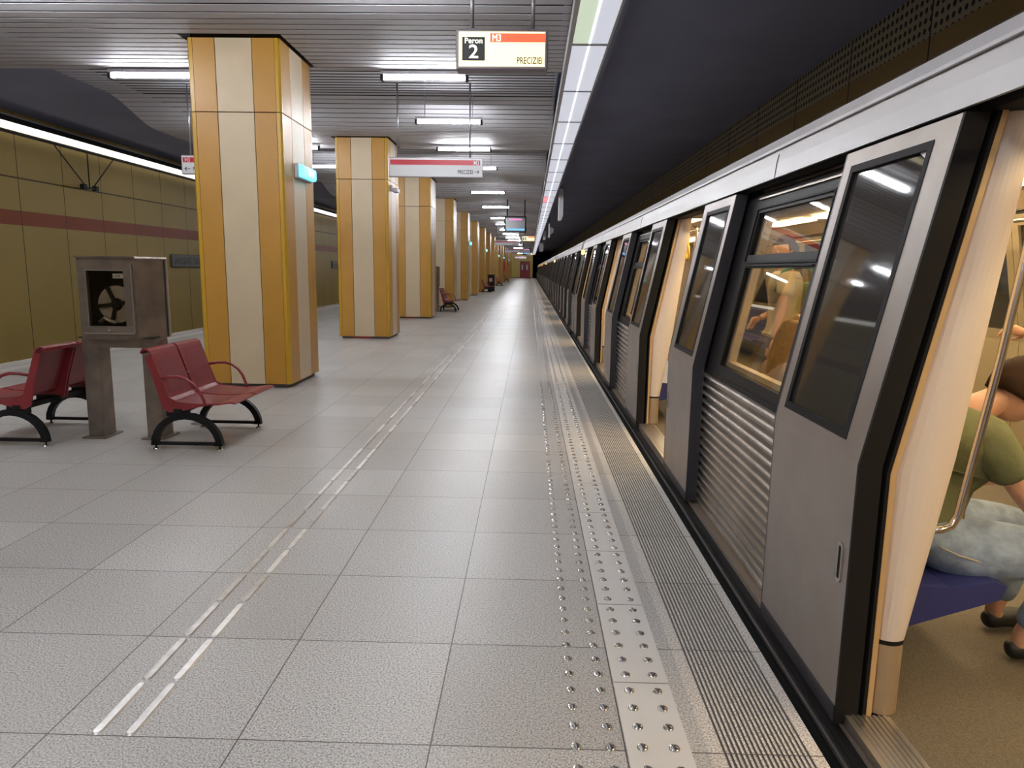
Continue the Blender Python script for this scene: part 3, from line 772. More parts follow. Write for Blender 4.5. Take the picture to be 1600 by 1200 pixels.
# ---- litter bin
t = thing('litter_bin', 'black litter bin with a small pale notice beside the far bench', 'bin', (-2.50, 46.2, 0))
MB().bevbox(-.22, .22, -.2, .2, .0, 1.0, .02).build('bin_body', BLACKP, t); MB().bevbox(-.24, .24, -.22, .22, 1.0, 1.08, .02).build('lid', BLACKP, t)
MB().box(-.12, .08, -.206, -.2, .62, .85).build('notice', mat('pink_notice', (.6, .35, .38, 1), .5), t)

# ================================================================== TRAIN
def XS(z): return 1.085 if z <= .86 else 1.085+.196*(z-.86)
def XL(z): return 1.0 if z <= .88 else 1.0+.196*(z-.88)     # outer face of the open leaves
def pslab(mb, u0, u1, z0, z1, o0, o1, fx=XS):
    """slab on the leaning side plane, o = offset inward"""
    vs = [(fx(z)+o, u, z) for o in (o0, o1) for u, z in ((u0, z0), (u1, z0), (u1, z1), (u0, z1))]
    return mb.add(vs, [(0,3,2,1),(4,5,6,7),(0,1,5,4),(1,2,6,5),(2,3,7,6),(3,0,4,7)])
def frame(mb, u0, u1, z0, z1, w, o0, o1, fx=XS):
    wu, wz = (w if isinstance(w, tuple) else (w, w))
    pslab(mb, u0, u0+wu, z0, z1, o0, o1, fx); pslab(mb, u1-wu, u1, z0, z1, o0, o1, fx)
    pslab(mb, u0+wu, u1-wu, z0, z0+wz, o0, o1, fx); pslab(mb, u0+wu, u1-wu, z1-wz, z1, o0, o1, fx)
    return mb
CAR_L, CAR_P, CAR_Y0 = 17.85, 18.45, -1.35
DW, DP, D0 = 1.355, 4.315, .73+1.35
doors = [(D0+DP*i, D0+DP*i+DW) for i in range(4)]
XC2 = 5.06          # far skin x = XC2 - XS(z)

def build_car(label, loc):
    t = thing('metro_car', label, 'train', loc, 0, 'metro cars')
    L = CAR_L
    bays = [(0, doors[0][0])]+[(doors[i][1], doors[i+1][0]) for i in range(3)]+[(doors[3][1], L)]
    # underframe, ledge along the bottom
    MB().box(1.03, 4.03, .3, L-.3, -.95, -.10).box(1.01, 4.05, 0, L, -.14, -.03).build('underframe', DARK, t)
    lg = MB().box(1.035, 1.10, 0, L, -.03, .016).build('bottom_ledge', LEDGE, t)
    MB().box(.998, 1.035, 0, L, -.05, -.004).build('black_rail', SEAL, lg)
    MB().box(.988, .998, 0, L, -.05, -.036).build('rail_edge', STAINLESS_L, lg)
    # roof and pale cantrail band
    band = [(1.205, 1.915), (1.215, 1.99), (1.232, 2.075), (1.262, 2.125), (1.335, 2.165), (1.36, 2.15), (1.30, 2.10), (1.26, 2.04), (1.245, 1.925)]
    bd = MB().prism(band, 0, L, 'y').build('roof_band', BAND, t)
    sm = MB().prism([(1.2195, 2.052), (1.2255, 2.052), (1.2275, 2.058), (1.2215, 2.058)], 0, L, 'y')
    for (a, b) in bays[1:4]:
        m_ = (a+b)/2+.1; sm.prism([(1.2035, 1.917), (1.212, 1.99), (1.2195, 2.03), (1.2225, 2.03), (1.2165, 1.99), (1.2065, 1.917)], m_-.003, m_+.003, 'y')
    sm.build('band_seams', SEAM, bd)
    MB().prism([(1.335, 2.16), (1.55, 2.22), (2.0, 2.27), (2.53, 2.29), (3.06, 2.27), (3.51, 2.22), (3.75, 2.15), (3.80, 1.95), (3.74, 1.95), (3.68, 2.12), (2.53, 2.23), (1.40, 2.12)], 0, L, 'y').build('roof', BODY, t)
    MB().box(1.262, 1.36, 0, L, 1.905, 1.965).box(1.30, 1.42, 0, L, 1.96, 2.15).build('door_track_beam', SEAL, t)
    # ends
    for y0 in (0, L-.05):
        poly = [(1.085, -.03), (1.085, .86), (1.285, 1.9), (1.34, 2.13), (3.72, 2.13), (3.775, 1.9), (3.975, .86), (3.975, -.03)]
        cx0, cx1 = 1.95, 3.11
        mb = MB().prism([(1.085, -.03), (1.085, .86), (1.285, 1.9), (1.34, 2.13), (cx0, 2.13), (cx0, -.03)], y0, y0+.05)
        mb.prism([(3.975, -.03), (3.975, .86), (3.775, 1.9), (3.72, 2.13), (cx1, 2.13), (cx1, -.03)], y0, y0+.05).box(cx0, cx1, y0, y0+.05, 2.0, 2.13)
        mb.build('end_wall', BODY, t)
    MB().prism([(1.55, -.0), (1.55, 1.85), (1.9, 2.12), (3.2, 2.12), (3.5, 1.85), (3.5, 0)], L, L+CAR_P-CAR_L, 'y').build('gangway_bellows', SEAL, t)
    MB().bevbox(1.165, 1.235, L-.20, L-.06, 1.80, 1.90, .015).build('marker_lamp', MARKER, t)
    # bays
    for bi, (a, b) in enumerate(bays):
        w0, w1 = (a+b)/2-.485, (a+b)/2+.485
        if bi in (0, 4): w0, w1 = (a+b)/2-.35, (a+b)/2+.35
        if bi > 0: a += .076
        if bi < 4: b -= .076
        n = 16; z0, z1 = .02, .855; p = (z1-z0)/n; line = []
        for i in range(n):
            zb = z0+p*i
            line += [(1.086, zb), (1.086, zb+p*.18), (1.066, zb+p*.38), (1.060, zb+p*.55), (1.066, zb+p*.74), (1.086, zb+p*.92)]
        line.append((1.086, z1)); 
        MB().prism(line+[(1.105, z1), (1.105, z0)], a+.02, b-.02, 'y').build('corrugated_panel', CORR, t)
        MB().box(1.105, 1.15, a, b, .03, .87).build('inner_panel', IN_WALL, t)
        zp0, zp1, zh0, zh1 = .925, 1.475, 1.545, 1.775
        mb = MB()
        pslab(mb, a, w0, .86, 1.87, 0, .03); pslab(mb, w1, b, .86, 1.87, 0, .03)
        pslab(mb, w0, w1, .86, zp0, 0, .03); pslab(mb, w0, w1, zp1, zh0, 0, .03); pslab(mb, w0, w1, zh1, 1.87, 0, .03)
        pslab(mb, a, b, .855, .872, -.006, .02)
        pslab(mb, a, b, 1.87, 1.915, .02, .05)
        wf = mb.build('window_surround', BODY_DARK, t)
        g = MB(); pslab(g, w0-.05, w1+.03, 1.848, 1.858, -.010, 0); pslab(g, w0-.05, w1+.03, 1.890, 1.900, .0, .02); g.build('guide_rail', STAINLESS, wf)
        g = MB(); pslab(g, w0, w1, zp0, zp1, .010, .014); g.build('window_pane', GLASS, wf)
        g = MB(); pslab(g, w0, w1, zh0, zh1, .010, .014); g.build('hopper_pane', GLASS, wf)
        g = MB(); frame(g, w0-.03, w1+.03, 1.50, zh1+.028, (.012, .010), -.008, 0); pslab(g, w0-.0, w1, 1.484, 1.490, -.010, 0); g.build('hopper_frame', SEAL, wf)
        g = MB(); frame(g, w0-.09, w1+.09, zp0-.05, zh1+.05, (.13, .075), .032, .075); g.build('inner_window_frame', IN_CREAM, wf)
        # seats, near and far side
        if b-a > 1.6:
            sa, sb = a+.14, b-.14
            for sgn in (1, -1):
                X = (lambda x: x) if sgn > 0 else (lambda x: XC2-x)
                prof = [(1.16, .39), (1.22, .415), (1.45, .40), (1.60, .425), (1.64, .41), (1.62, .36), (1.30, .25), (1.16, .22)]
                st = MB().prism([(X(x), z) for x, z in prof], sa, sb, 'y').build('seat', BLUE, t)
                MB().prism([(X(x), z) for x, z in ((1.16, .40), (1.21, .42), (1.215, .84), (1.16, .86))], sa, sb, 'y').build('seat_back', BLUE, st)
            mb = MB()
        # far side
        mb = MB(); fx = lambda z: XC2-XS(z)
        pslab(mb, a, b, .03, .86, -.06, 0, fx); pslab(mb, a, w0, .86, 1.93, -.06, 0, fx); pslab(mb, w1, b, .86, 1.93, -.06, 0, fx)
        pslab(mb, w0, w1, .86, .93, -.06, 0, fx); pslab(mb, w0, w1, 1.78, 1.93, -.06, 0, fx)
        fs = mb.build('far_wall_panel', IN_WALL, t)
        g = MB(); pslab(g, w0, w1, .93, 1.78, -.02, 0, fx); pslab(g, w0, w1, 1.48, 1.54, -.035, -.02, fx); g.build('far_window', FARGLASS, fs)
    # doorways
    for di, (a, b) in enumerate(doors):
        prof = [(XS(z), z) for z in (.02, .86, 1.91)]
        for y0, y1 in ((a-.075, a), (b, b+.075)):
            jo = MB().prism(prof+[(x+.022, z) for x, z in prof[::-1]], y0, y1, 'y').build('door_jamb', SEAL, t)
            q = [(x+.026, z) for x, z in prof]; q = [(x, max(z, .05)) for x, z in q]
            MB().prism(q+[(x-.016, z) for x, z in q[::-1]], y0-.003, y1+.003, 'y').build('jamb_strip', IN_TAN, jo)
        MB().box(1.30, 1.62, a-.1, b+.1, 1.915, 1.975).build('door_header', BODY, t)
        sl = MB().box(1.03, 1.17, a, b, .03, .060)
        so = sl.build('threshold', ALU, t)
        rb = MB()
        for i in range(7): rb.box(1.05+.0165*i, 1.058+.0165*i, a, b, .060, .064)
        rb.build('threshold_ribs', STAINLESS_L, so)
        # cream pillars with bronze kick panels at both sides of the doorway
        for side in (-1, 1):
            ye = a if side < 0 else b
            def ysl(d): return sorted((ye-side*.0+side*d[0], ye+side*d[1]))
            lx = lambda z: XS(z)+.028
            rx = lambda z: 1.207 if z < .31 else (1.207+(z-.31)*.160 if z < .9 else 1.3014+(z-.9)*.119)
            zs = [.315, .5, .7, .86, .9, 1.1, 1.4, 1.7, 1.915]
            def pil(zs, m, nm, par, e=0.0):
                vs = []; fs = []; k = 9
                for z in zs:
                    l, r = lx(z), rx(z)+e; c = (l+r)/2; h = (r-l)/2
                    for i in range(k):
                        s_ = i/(k-1); x = l+(r-l)*s_
                        bulge = .028*math.sin(PI*s_)**.6 if 0 < s_ < 1 else 0
                        vs.append((x, ye+side*(.030-bulge), z))
                    vs.append((r, ye+side*.16, z)); vs.append((l, ye+side*.16, z))
                k2 = k+2
                for j in range(len(zs)-1):
                    for i in range(k2): fs.append((j*k2+i, j*k2+(i+1) % k2, (j+1)*k2+(i+1) % k2, (j+1)*k2+i))
                fs.append(tuple(range(k2))); fs.append(tuple((len(zs)-1)*k2+i for i in range(k2)))
                return MB().add(vs, fs).build(nm, m, par)
            po = pil(zs, IN_CREAM, 'doorway_pillar', t)
            pil([.062, .30], IN_KICK, 'kick_panel', po, -.002)
            pil([.30, .315], SEAL, 'kick_joint', po, 0)
            yr = ye+side*.055
            MB().tube([(1.255, yr, .665), (1.30, yr, .668), (1.328, yr, .680), (1.345, yr, .715), (1.354, yr, .785), (1.414, yr, 1.206), (1.448, yr, 1.51), (1.48, yr, 1.78), (1.47, yr, 1.83), (1.42, yr, 1.845)], .0125, 10).build('grab_rail', CHROME, po)
        # far doors, closed
        fx = lambda z: XC2-XS(z)
        for u0, u1 in ((a, (a+b)/2-.004), ((a+b)/2+.004, b)):
            g = MB(); pslab(g, u0, u1, .06, .93, -.05, -.01, fx); frame(g, u0, u1, .93, 1.92, (.075, .085), -.05, -.01, fx)
            fd = g.build('far_door_leaf', IN_WALL, t)
            g = MB(); pslab(g, u0+.07, u1-.07, .93, 1.84, -.03, -.02, fx); g.build('far_door_pane', FARGLASS, fd)
        # open leaves outside
        for side in (-1, 1):
            u0, u1 = (a-.755, a) if side < 0 else (b, b+.745)
            close, trail = (u1, u0) if side < 0 else (u0, u1)
            zs = (.03, .88, 1.90)
            prof = [(XL(z), z) for z in zs]; poly = prof+[(x+.070, z) for x, z in prof[::-1]]
            e = .012
            pane0, pane1 = (u0+.09, u1-.135) if side < 0 else (u0+.135, u1-.085)
            mb = MB(); mb.prism([(1.0, .03), (1.0, .88), (1.0+.07, .88), (1.07, .03)], u0+e, u1-e, 'y')
            z0p, z1p = .945, 1.835
            pslab(mb, u0+e, pane0, .88, 1.90, 0, .07, XL); pslab(mb, pane1, u1-e, .88, 1.90, 0, .07, XL)
            pslab(mb, pane0, pane1, .88, z0p, 0, .07, XL); pslab(mb, pane0, pane1, z1p, 1.90, 0, .07, XL)
            lf = mb.build('door_leaf', BODY, t)
            g = MB(); pslab(g, pane0, pane1, z0p, z1p, .010, .03, XL); g.build('leaf_pane', GLASS_DARK, lf)
            g = MB(); frame(g, pane0-.012, pane1+.012, z0p-.012, z1p+.012, (.026, .026), -.002, .012, XL); g.build('pane_gasket', SEAL, lf)
            g = MB().prism(poly, *sorted((close, close+side*e)), axis='y').build('closing_seal', SEAL, lf)
            g = MB().prism(poly, *sorted((trail, trail-side*e)), axis='y').build('trailing_edge', EDGE_GREY, lf)
            MB().box(.997, 1.0, u0+e, u1-e, .03, .085).build('bottom_strip', EDGE_GREY, lf)
            if di == 0 and side > 0:
                g = MB(); vs = [(XL(z)+.008, u, z) for u, z in ((pane0+.002, 1.835), (pane0+.002, 1.785), (pane0+.10, 1.835))]
                g.add(vs, [(0, 1, 2)]).build('corner_sticker', SIGN_WHITE, lf)
            yh = close+side*.062
            h = MB(); n = 10
            for rr, x0 in ((1.0, .992),):
                o1 = [(yh+.017*math.cos(2*PI*k/20), .55+(.050 if math.sin(2*PI*k/20) > 0 else -.050)+.017*math.sin(2*PI*k/20)) for k in range(20)]
                i1 = [(yh+.009*math.cos(2*PI*k/20), .55+(.046 if math.sin(2*PI*k/20) > 0 else -.046)+.009*math.sin(2*PI*k/20)) for k in range(20)]
                N = 20
                h.add([(.994, y, z) for y, z in o1]+[(.994, y, z) for y, z in i1]+[(1.001, y, z) for y, z in o1], [(k, (k+1) % N, (k+1) % N+N, k+N) for k in range(N)]+[(k, (k+1) % N, (k+1) % N+2*N, k+2*N) for k in range(N)])
            h.build('handle', STAINLESS_L, lf)
            MB().prism([(y, z) for y, z in i1], .996, .999, 'x').build('handle_slot', SEAL, lf)
    # inside: floor, ceiling, lamps, rails, straps
    MB().box(1.15, 3.94, .05, L-.05, .02, .058).build('car_floor', IN_FLOOR, t)
    MB().prism([(1.30, 1.95), (1.50, 2.07), (2.53, 2.09), (3.56, 2.07), (3.76, 1.95), (3.76, 1.98), (3.56, 2.11), (2.53, 2.12), (1.50, 2.11), (1.30, 1.98)], .05, L-.05, 'y').build('car_ceiling', IN_CEIL, t)
    for x in (1.80, 3.08):
        y = .4
        while y < L-1.6:
            MB().box(x, x+.18, y, y+1.25, 2.045, 2.068).build('strip_lamp', IN_LAMP, t); y += 1.55
    for x in (1.62, 3.44):
        MB().tube([(x, .3, 1.84), (x, L-.3, 1.84)], .016, 8).build('ceiling_rail', CHROME, t)
        y = 1.0
        while y < L-.8:
            s = MB().box(x-.012, x+.012, y-.004, y+.004, 1.70, 1.86)
            s.tube([(x, y+.055*math.cos(q), 1.64+.07*math.sin(q)) for q in [2*PI*k/14 for k in range(15)]], .011, 6, False)
            s.build('strap_handle', YELLOW_RAIL, t); y += 1.95
    for (a, b) in doors:
        for x in (2.53,):
            MB().tube([(x, (a+b)/2, .058), (x, (a+b)/2, 2.09)], .017, 8).build('centre_pole', CHROME, t)
    return t
car_n = ['nearest metro car, open doors beside the platform', 'second metro car from the front, behind the orange marker lamp', 'third metro car along the platform', 'fourth metro car along the platform', 'fifth metro car along the platform', 'farthest metro car by the end of the platform']
car = build_car(car_n[0], (0, CAR_Y0, 0))
skip = ('strap_handle', 'seat', 'centre_pole', 'ceiling_rail')
for i in range(1, 6):
    dup(car, car_n[i], (0, CAR_Y0+CAR_P*i, 0), keep=(lambda c: not c.name.startswith(skip)) if i > 1 else (lambda c: True))

# ================================================================== PEOPLE
def apply_mods(me, setup):
    o = bpy.data.objects.new('tmp', me); COL.objects.link(o); setup(o); bpy.context.view_layer.update()
    r = bpy.data.meshes.new_from_object(o.evaluated_get(bpy.context.evaluated_depsgraph_get()))
    bpy.data.objects.remove(o); return r
def skin_mesh(nodes, edges, root=0, sub=2):
    """nodes: [(pos, radius or (rx, ry))]"""
    me = bpy.data.meshes.new('skin'); me.from_pydata([n[0] for n in nodes], edges, [])
    def setup(o):
        o.modifiers.new('s', 'SKIN'); d = me.skin_vertices[0].data
        for i, n in enumerate(nodes):
            r = n[1] if isinstance(n[1], tuple) else (n[1], n[1]); d[i].radius = r; d[i].use_root = (i == root)
        b = o.modifiers.new('b', 'SUBSURF'); b.levels = sub; b.render_levels = sub
    return apply_mods(me, setup)
def chain(nodes, start, pts):
    """append a chain to nodes; start = index it grows from (or None); returns (edges, last index)"""
    e = []; prev = start
    for p in pts:
        nodes.append(p); i = len(nodes)-1
        if prev is not None: e.append((prev, i))
        prev = i
    return e, prev
def join(*ms):
    bm = bmesh.new()
    for m in ms: bm.from_mesh(m)
    me = bpy.data.meshes.new('j'); bm.to_mesh(me); bm.free()
    me.polygons.foreach_set('use_smooth', [True]*len(me.polygons)); return me
def lerp(a, b, t): return tuple(Vector(a).lerp(Vector(b), t))
def hand(wr, d, palm_n, curl=.5, left=False):
    """five-fingered hand at wrist wr, pointing along d; palm_n = direction the palm faces"""
    d = Vector(d).normalized(); n = Vector(palm_n); n = (n-d*n.dot(d)).normalized(); s = d.cross(n)*(1 if left else -1); w = Vector(wr)
    out = []
    nodes = []; e, l = chain(nodes, None, [(tuple(w), (.020, .026)), (tuple(w+d*.03), (.016, .030)), (tuple(w+d*.065), (.014, .038)), (tuple(w+d*.092), (.012, .037))])
    out.append(skin_mesh(nodes, e))
    for k, (off, ln) in enumerate(((.030, .070), (.010, .080), (-.010, .074), (-.029, .058))):
        b = w+d*.078+s*off; c1 = curl*(.9+.12*k)
        p = [b]; a = 0
        for f, ca in ((.2, .2), (.45, .8), (.32, 1.5), (.23, 2.1)):
            a = c1*ca; p.append(p[-1]+(d*math.cos(a)+n*math.sin(a))*ln*f*1.1)
        nodes = []; e, l = chain(nodes, None, [(tuple(q), r) for q, r in zip(p, (.010, .0098, .0092, .0085, .007))])
        out.append(skin_mesh(nodes, e, sub=1))
    p = [w+d*.022+s*.022, w+d*.045+s*.046+n*.012, w+d*.072+s*.058+n*.026, w+d*.095+s*.058+n*.036]
    nodes = []; e, l = chain(nodes, None, [(tuple(q), r) for q, r in zip(p, (.015, .013, .0105, .008))])
    out.append(skin_mesh(nodes, e, sub=1))
    return join(*out)
def head_mesh(c, fwd, up=(0, 0, 1), s=1.0):
    """head with brow, nose, mouth, chin and ears; c = centre, eyes at mid height"""
    f = Vector(fwd).normalized(); u = Vector(up); u = (u-f*u.dot(f)).normalized(); r = f.cross(u)
    bm = bmesh.new(); bmesh.ops.create_uvsphere(bm, u_segments=28, v_segments=20, radius=1)
    for v in bm.verts:
        x, y, z = v.co      # x right, y forward, z up
        X, Y, Z = x*.076, y*.096, z*.118
        if z < 0:
            k = -z; X *= 1-.30*k*k; Y *= 1-.16*k*(1 if y < 0 else .35)
            if y < 0: Y *= 1-.35*k
        if y > .3:
            g = lambda cx, cz, w, h: math.exp(-((x-cx)/w)**2-((z-cz)/h)**2)
            Y += .024*g(0, -.20, .13, .15)+.012*g(0, .0, .10, .22)      # nose
            Y += .007*g(0, -.50, .22, .06)+.006*g(0, -.40, .2, .05)-.004*g(0, -.455, .24, .03)    # lips
            Y += .008*g(0, -.78, .25, .13)           # chin
            Y -= .010*(g(.36, .06, .17, .10)+g(-.36, .06, .17, .10))      # sockets
            Y += .006*(g(.36, .22, .25, .07)+g(-.36, .22, .25, .07))      # brow
        v.co = Vector(c)+(r*X+f*Y+u*Z)*s
    for sx in (-1, 1):
        q = bmesh.ops.create_uvsphere(bm, u_segments=10, v_segments=8, radius=1)
        for v in q['verts']:
            x, y, z = v.co; v.co = Vector(c)+(r*(sx*(.076)+x*.010)+f*(-.012+y*.018+z*.004)+u*(-.008+z*.032))*s
    me = bpy.data.meshes.new('h'); bm.to_mesh(me); bm.free(); return me
def eyes_etc(t, body, c, fwd, up=(0, 0, 1), s=1.0):
    f = Vector(fwd).normalized(); u = Vector(up); u = (u-f*u.dot(f)).normalized(); r = f.cross(u); c = Vector(c)
    for sx in (-1, 1):
        p = c+(r*sx*.030+f*.083+u*.004)*s
        e = MB().ell(p, (.011*s,)*3, 10, 8).build('eye', EYE_W, t)
        MB().ell(p+f*.0075*s, (.0055*s,)*3, 8, 6).build('iris', BLACKP, e)
    p = c+(f*.094-u*.054)*s
    mb = MB(); mb.tube([tuple(p-r*.024*s-f*.006*s), tuple(p+f*.002*s), tuple(p+r*.024*s-f*.006*s)], [.0025*s, .0055*s, .0025*s], 8)
    mb.build('mouth', LIPS, t)
EYE_W = mat('eye_white', (.75, .72, .68, 1), .3); LIPS = mat('lips', (.42, .15, .11, 1), .5)
SKIN_M = mat('skin', (.56, .30, .18, 1), .5, noise=(12, .06))
HAIR_D = mat('dark_brown_hair', (.035, .017, .008, 1), .75, spec=.15); HAIR_B = mat('long_fair_hair', (.24, .13, .055, 1), .45, noise=(40, .35))
def cloth(name, c, r=.85, sc=(9, .5), n=.12):
    return mat(name, c, r, noise=(sc[0], n), bump=(sc[0]*1.3, sc[1]))
OLIVE = cloth('olive_tshirt', (.135, .140, .060, 1), .9, (10, .9), .15)
JEANS = cloth('faded_jeans', (.25, .32, .43, 1), .85, (14, .8), .35)
BLACKC = cloth('black_cloth', (.02, .02, .022, 1), .9)
TEE_CREAM = cloth('cream_tshirt', (.66, .55, .34, 1), .9)
TEAL = cloth('teal_bag', (.07, .26, .18, 1), .8)
GREYC = cloth('grey_cloth', (.13, .14, .17, 1), .9)
PINKC = cloth('pale_pink_top', (.52, .38, .36, 1), .9)
SHOE = mat('black_shoe', (.012, .011, .010, 1), .5)
STITCH = mat('jeans_stitch', (.50, .42, .30, 1), .8)
def smooth_link(name, me, m, parent):
    me.polygons.foreach_set('use_smooth', [True]*len(me.polygons)); me.materials.clear()
    return link(name, me, m, parent)

def person(label, J, tops, pants, hairm, loc=(0, 0, 0), long_hair=False, shoes=SHOE, sleeve=.55, k=1.0, bare_shin=False, curl=(.5, .5), palms=None, girth=1.0):
    """J: joints in world coordinates"""
    t = thing('person', label, 'person', loc)
    O = Vector(loc); P = {a: Vector(b)-O for a, b in J.items() if a not in ('face',)}
    face = Vector(J['face'])
    # continuous skin body
    def trunk(grow, arms=1.0, legs=1.0, neck=True):
        nodes = []; E = []
        g = grow
        e, c = chain(nodes, None, [(tuple(P['pelvis']), ((.115+g)*girth, (.125+g)*girth)), (tuple(P['waist']), ((.108+g)*girth, (.118+g)*girth)), (tuple(P['chest']), ((.122+g)*girth, (.132+g)*girth)), (tuple(P['upper']), ((.104+g)*girth, (.118+g)*girth))]); E += e
        return nodes, E, c
    nodes, E, c = trunk(-.028)
    up_i = c
    e, n_ = chain(nodes, up_i, [(tuple(P['neck']), .056), (lerp(P['neck'], P['head'], .6), .054), (lerp(P['neck'], P['head'], .95), .058)]); E += e
    for s in 'LR':
        e, a = chain(nodes, up_i, [(tuple(P['sh'+s]), .046), (lerp(P['sh'+s], P['el'+s], .5), .044), (tuple(P['el'+s]), .039), (lerp(P['el'+s], P['wr'+s], .3), .040), (tuple(P['wr'+s]), .026)]); E += e
        e, a = chain(nodes, 0, [(tuple(P['hip'+s]), .070), (lerp(P['hip'+s], P['kn'+s], .5), .060), (tuple(P['kn'+s]), .048), (lerp(P['kn'+s], P['an'+s], .3), .046), (tuple(P['an'+s]), .034), (lerp(P['an'+s], P['to'+s], .5), .036), (tuple(P['to'+s]), .030)]); E += e
    parts = [skin_mesh(nodes, E)]
    parts.append(head_mesh(P['head'], face, J.get('headup', (0, 0, 1)), k))
    for i, s in enumerate('LR'):
        d = J.get('hand'+s, None); d = Vector(d) if d else (P['wr'+s]-P['el'+s])
        pn = (palms or {}).get(s, (0, 0, -1)); parts.append(hand(P['wr'+s], d, pn, curl[i], s == 'L'))
    smooth_link('body', join(*parts), SKIN_M, t)
    # shirt
    nodes, E, c = trunk(.024)
    e, q = chain(nodes, c, [(lerp(P['upper'], P['neck'], .55), .098)]); E += e
    for s in 'LR':
        e, a = chain(nodes, c, [(tuple(P['sh'+s]), .090), (lerp(P['sh'+s], P['el'+s], sleeve*.6), .070), (lerp(P['sh'+s], P['el'+s], sleeve), .068)]); E += e
    smooth_link('tshirt', skin_mesh(nodes, E, 1), tops, t)
    # trousers
    nodes = [(tuple(P['pelvis']), (.142*girth, .152*girth))]; E = []
    e, q = chain(nodes, 0, [(lerp(P['pelvis'], P['waist'], .45), (.130*girth, .140*girth))]); E += e
    for s in 'LR':
        e, a = chain(nodes, 0, [(tuple(P['hip'+s]), .125), (lerp(P['hip'+s], P['kn'+s], .25), .118), (lerp(P['hip'+s], P['kn'+s], .6), .100), (tuple(P['kn'+s]), .076), (lerp(P['kn'+s], P['an'+s], .4), .066), (lerp(P['kn'+s], P['an'+s], .85), .058)]); E += e
    smooth_link('trousers', skin_mesh(nodes, E, 0), pants, t)
    for s in 'LR':
        a, b = P['an'+s], P['to'+s]; nodes = []
        dn = Vector((0, 0, -1)); 
        e, q = chain(nodes, None, [(tuple(a+(a-b).normalized()*.035+dn*.028), (.036, .036)), (lerp(a, b, .35), (.044, .042)), (lerp(a, b, .8), (.040, .046)), (tuple(b+(b-a).normalized()*.03), (.030, .040))]); smooth_link('shoe', skin_mesh(nodes, e), shoes, t)
    # hair
    hu = Vector(J.get('headup', (0, 0, 1))); f = face.normalized(); hu = (hu-f*hu.dot(f)).normalized(); r = f.cross(hu)
    bm = bmesh.new(); bmesh.ops.create_uvsphere(bm, u_segments=26, v_segments=20, radius=1)
    dele = []
    for v in bm.verts:
        x, y, z = v.co
        if (y > .25 and z < .42) or (z < -.45) or (y > 0 and z < -.12): dele.append(v)
        nz = .004*math.sin(17*x+9*z)*math.cos(13*y)
        v.co = P['head']+(r*x*(.086+nz)+f*(y*(.104+nz)-.006)+hu*(z*(.128+nz)+.004))*k
    bmesh.ops.delete(bm, geom=dele, context='VERTS')
    me = bpy.data.meshes.new('hr'); bm.to_mesh(me); bm.free()
    ho = smooth_link('hair', me, hairm, t); sol = ho.modifiers.new('t', 'SOLIDIFY'); sol.thickness = .012
    eyes_etc(t, None, P['head'], face, J.get('headup', (0, 0, 1)), k)
    if long_hair:
        mb = MB(); rnd = random.Random(3)
        for i in range(46):
            a = -1.15+2.3*i/45; x = math.sin(a)*.088; y = -math.cos(a)*.098
            s0 = P['head']+r*x*.7+f*y*.7+hu*.085; s1 = P['head']+r*x*1.02+f*y*1.02+hu*(.0)
            dz = rnd.uniform(-.05, .03); L = .30+dz
            s2 = s1-Vector((0, 0, L*.5))+r*x*.12+f*(y*.18-.02); s3 = s1-Vector((0, 0, L))+r*(x*.25+rnd.uniform(-.015, .015))+f*(y*.25-.03)
            mb.tube([tuple(s0), tuple(s0.lerp(s1, .5)+hu*.02), tuple(s1), tuple(s2), tuple(s3)], [.010, .014, .015, .013, .005], 6)
        mb.build('long_hair', hairm, t)
    return t
FZ = .058
# man in the olive t-shirt: sits behind the near doorway pillar, leaning forward over his phone, facing into the car
Jm = dict(pelvis=(1.43, 2.56, .53), waist=(1.43, 2.56, .64), chest=(1.46, 2.56, .79), upper=(1.50, 2.56, .90), neck=(1.63, 2.555, .98), head=(1.765, 2.55, 1.045),
    shL=(1.58, 2.735, .89), elL=(1.72, 2.77, .66), wrL=(1.95, 2.66, .70), shR=(1.58, 2.39, .89), elR=(1.735, 2.335, .655), wrR=(1.955, 2.42, .70),
    hipL=(1.54, 2.66, .50), knL=(1.96, 2.70, .50), anL=(1.86, 2.68, .12), toL=(2.04, 2.70, .095), hipR=(1.54, 2.44, .488), knR=(1.95, 2.385, .49), anR=(1.80, 2.45, .12), toR=(1.97, 2.43, .095),
    face=(.86, 0, -.5), headup=(.5, 0, .86))
man = person('person in olive t-shirt and faded jeans sitting on the blue seat by the nearest door', Jm, OLIVE, JEANS, HAIR_D, (1.5, 2.56, FZ), palms={'L': (0, -1, .3), 'R': (0, 1, .3)}, girth=1.16)
o_ = Vector((1.5, 2.56, FZ))
pts = [Vector(p)-o_ for p in ((1.44, 2.372, .520), (1.50, 2.352, .495), (1.57, 2.342, .478), (1.64, 2.340, .470))]
MB().tube(pts, .0028, 6).build('pocket_stitching', STITCH, man)
def phone(label, loc, rz, tilt):
    t = thing('phone', label, 'phone', loc, rz)
    a = MB().bevbox(-.036, .036, -.075, .075, -.0045, .0045, .003).build('phone_body', BLACKP, t)
    b = MB().box(-.033, .033, -.070, .070, .0046, .0052).build('screen', bpy.data.materials['screen_dark'], t)
    for q in (a, b): q.rotation_euler = (tilt, 0, 0)
phone('dark phone held by the person in the olive t-shirt', (2.065, 2.54, .755), -PI/2, .7)
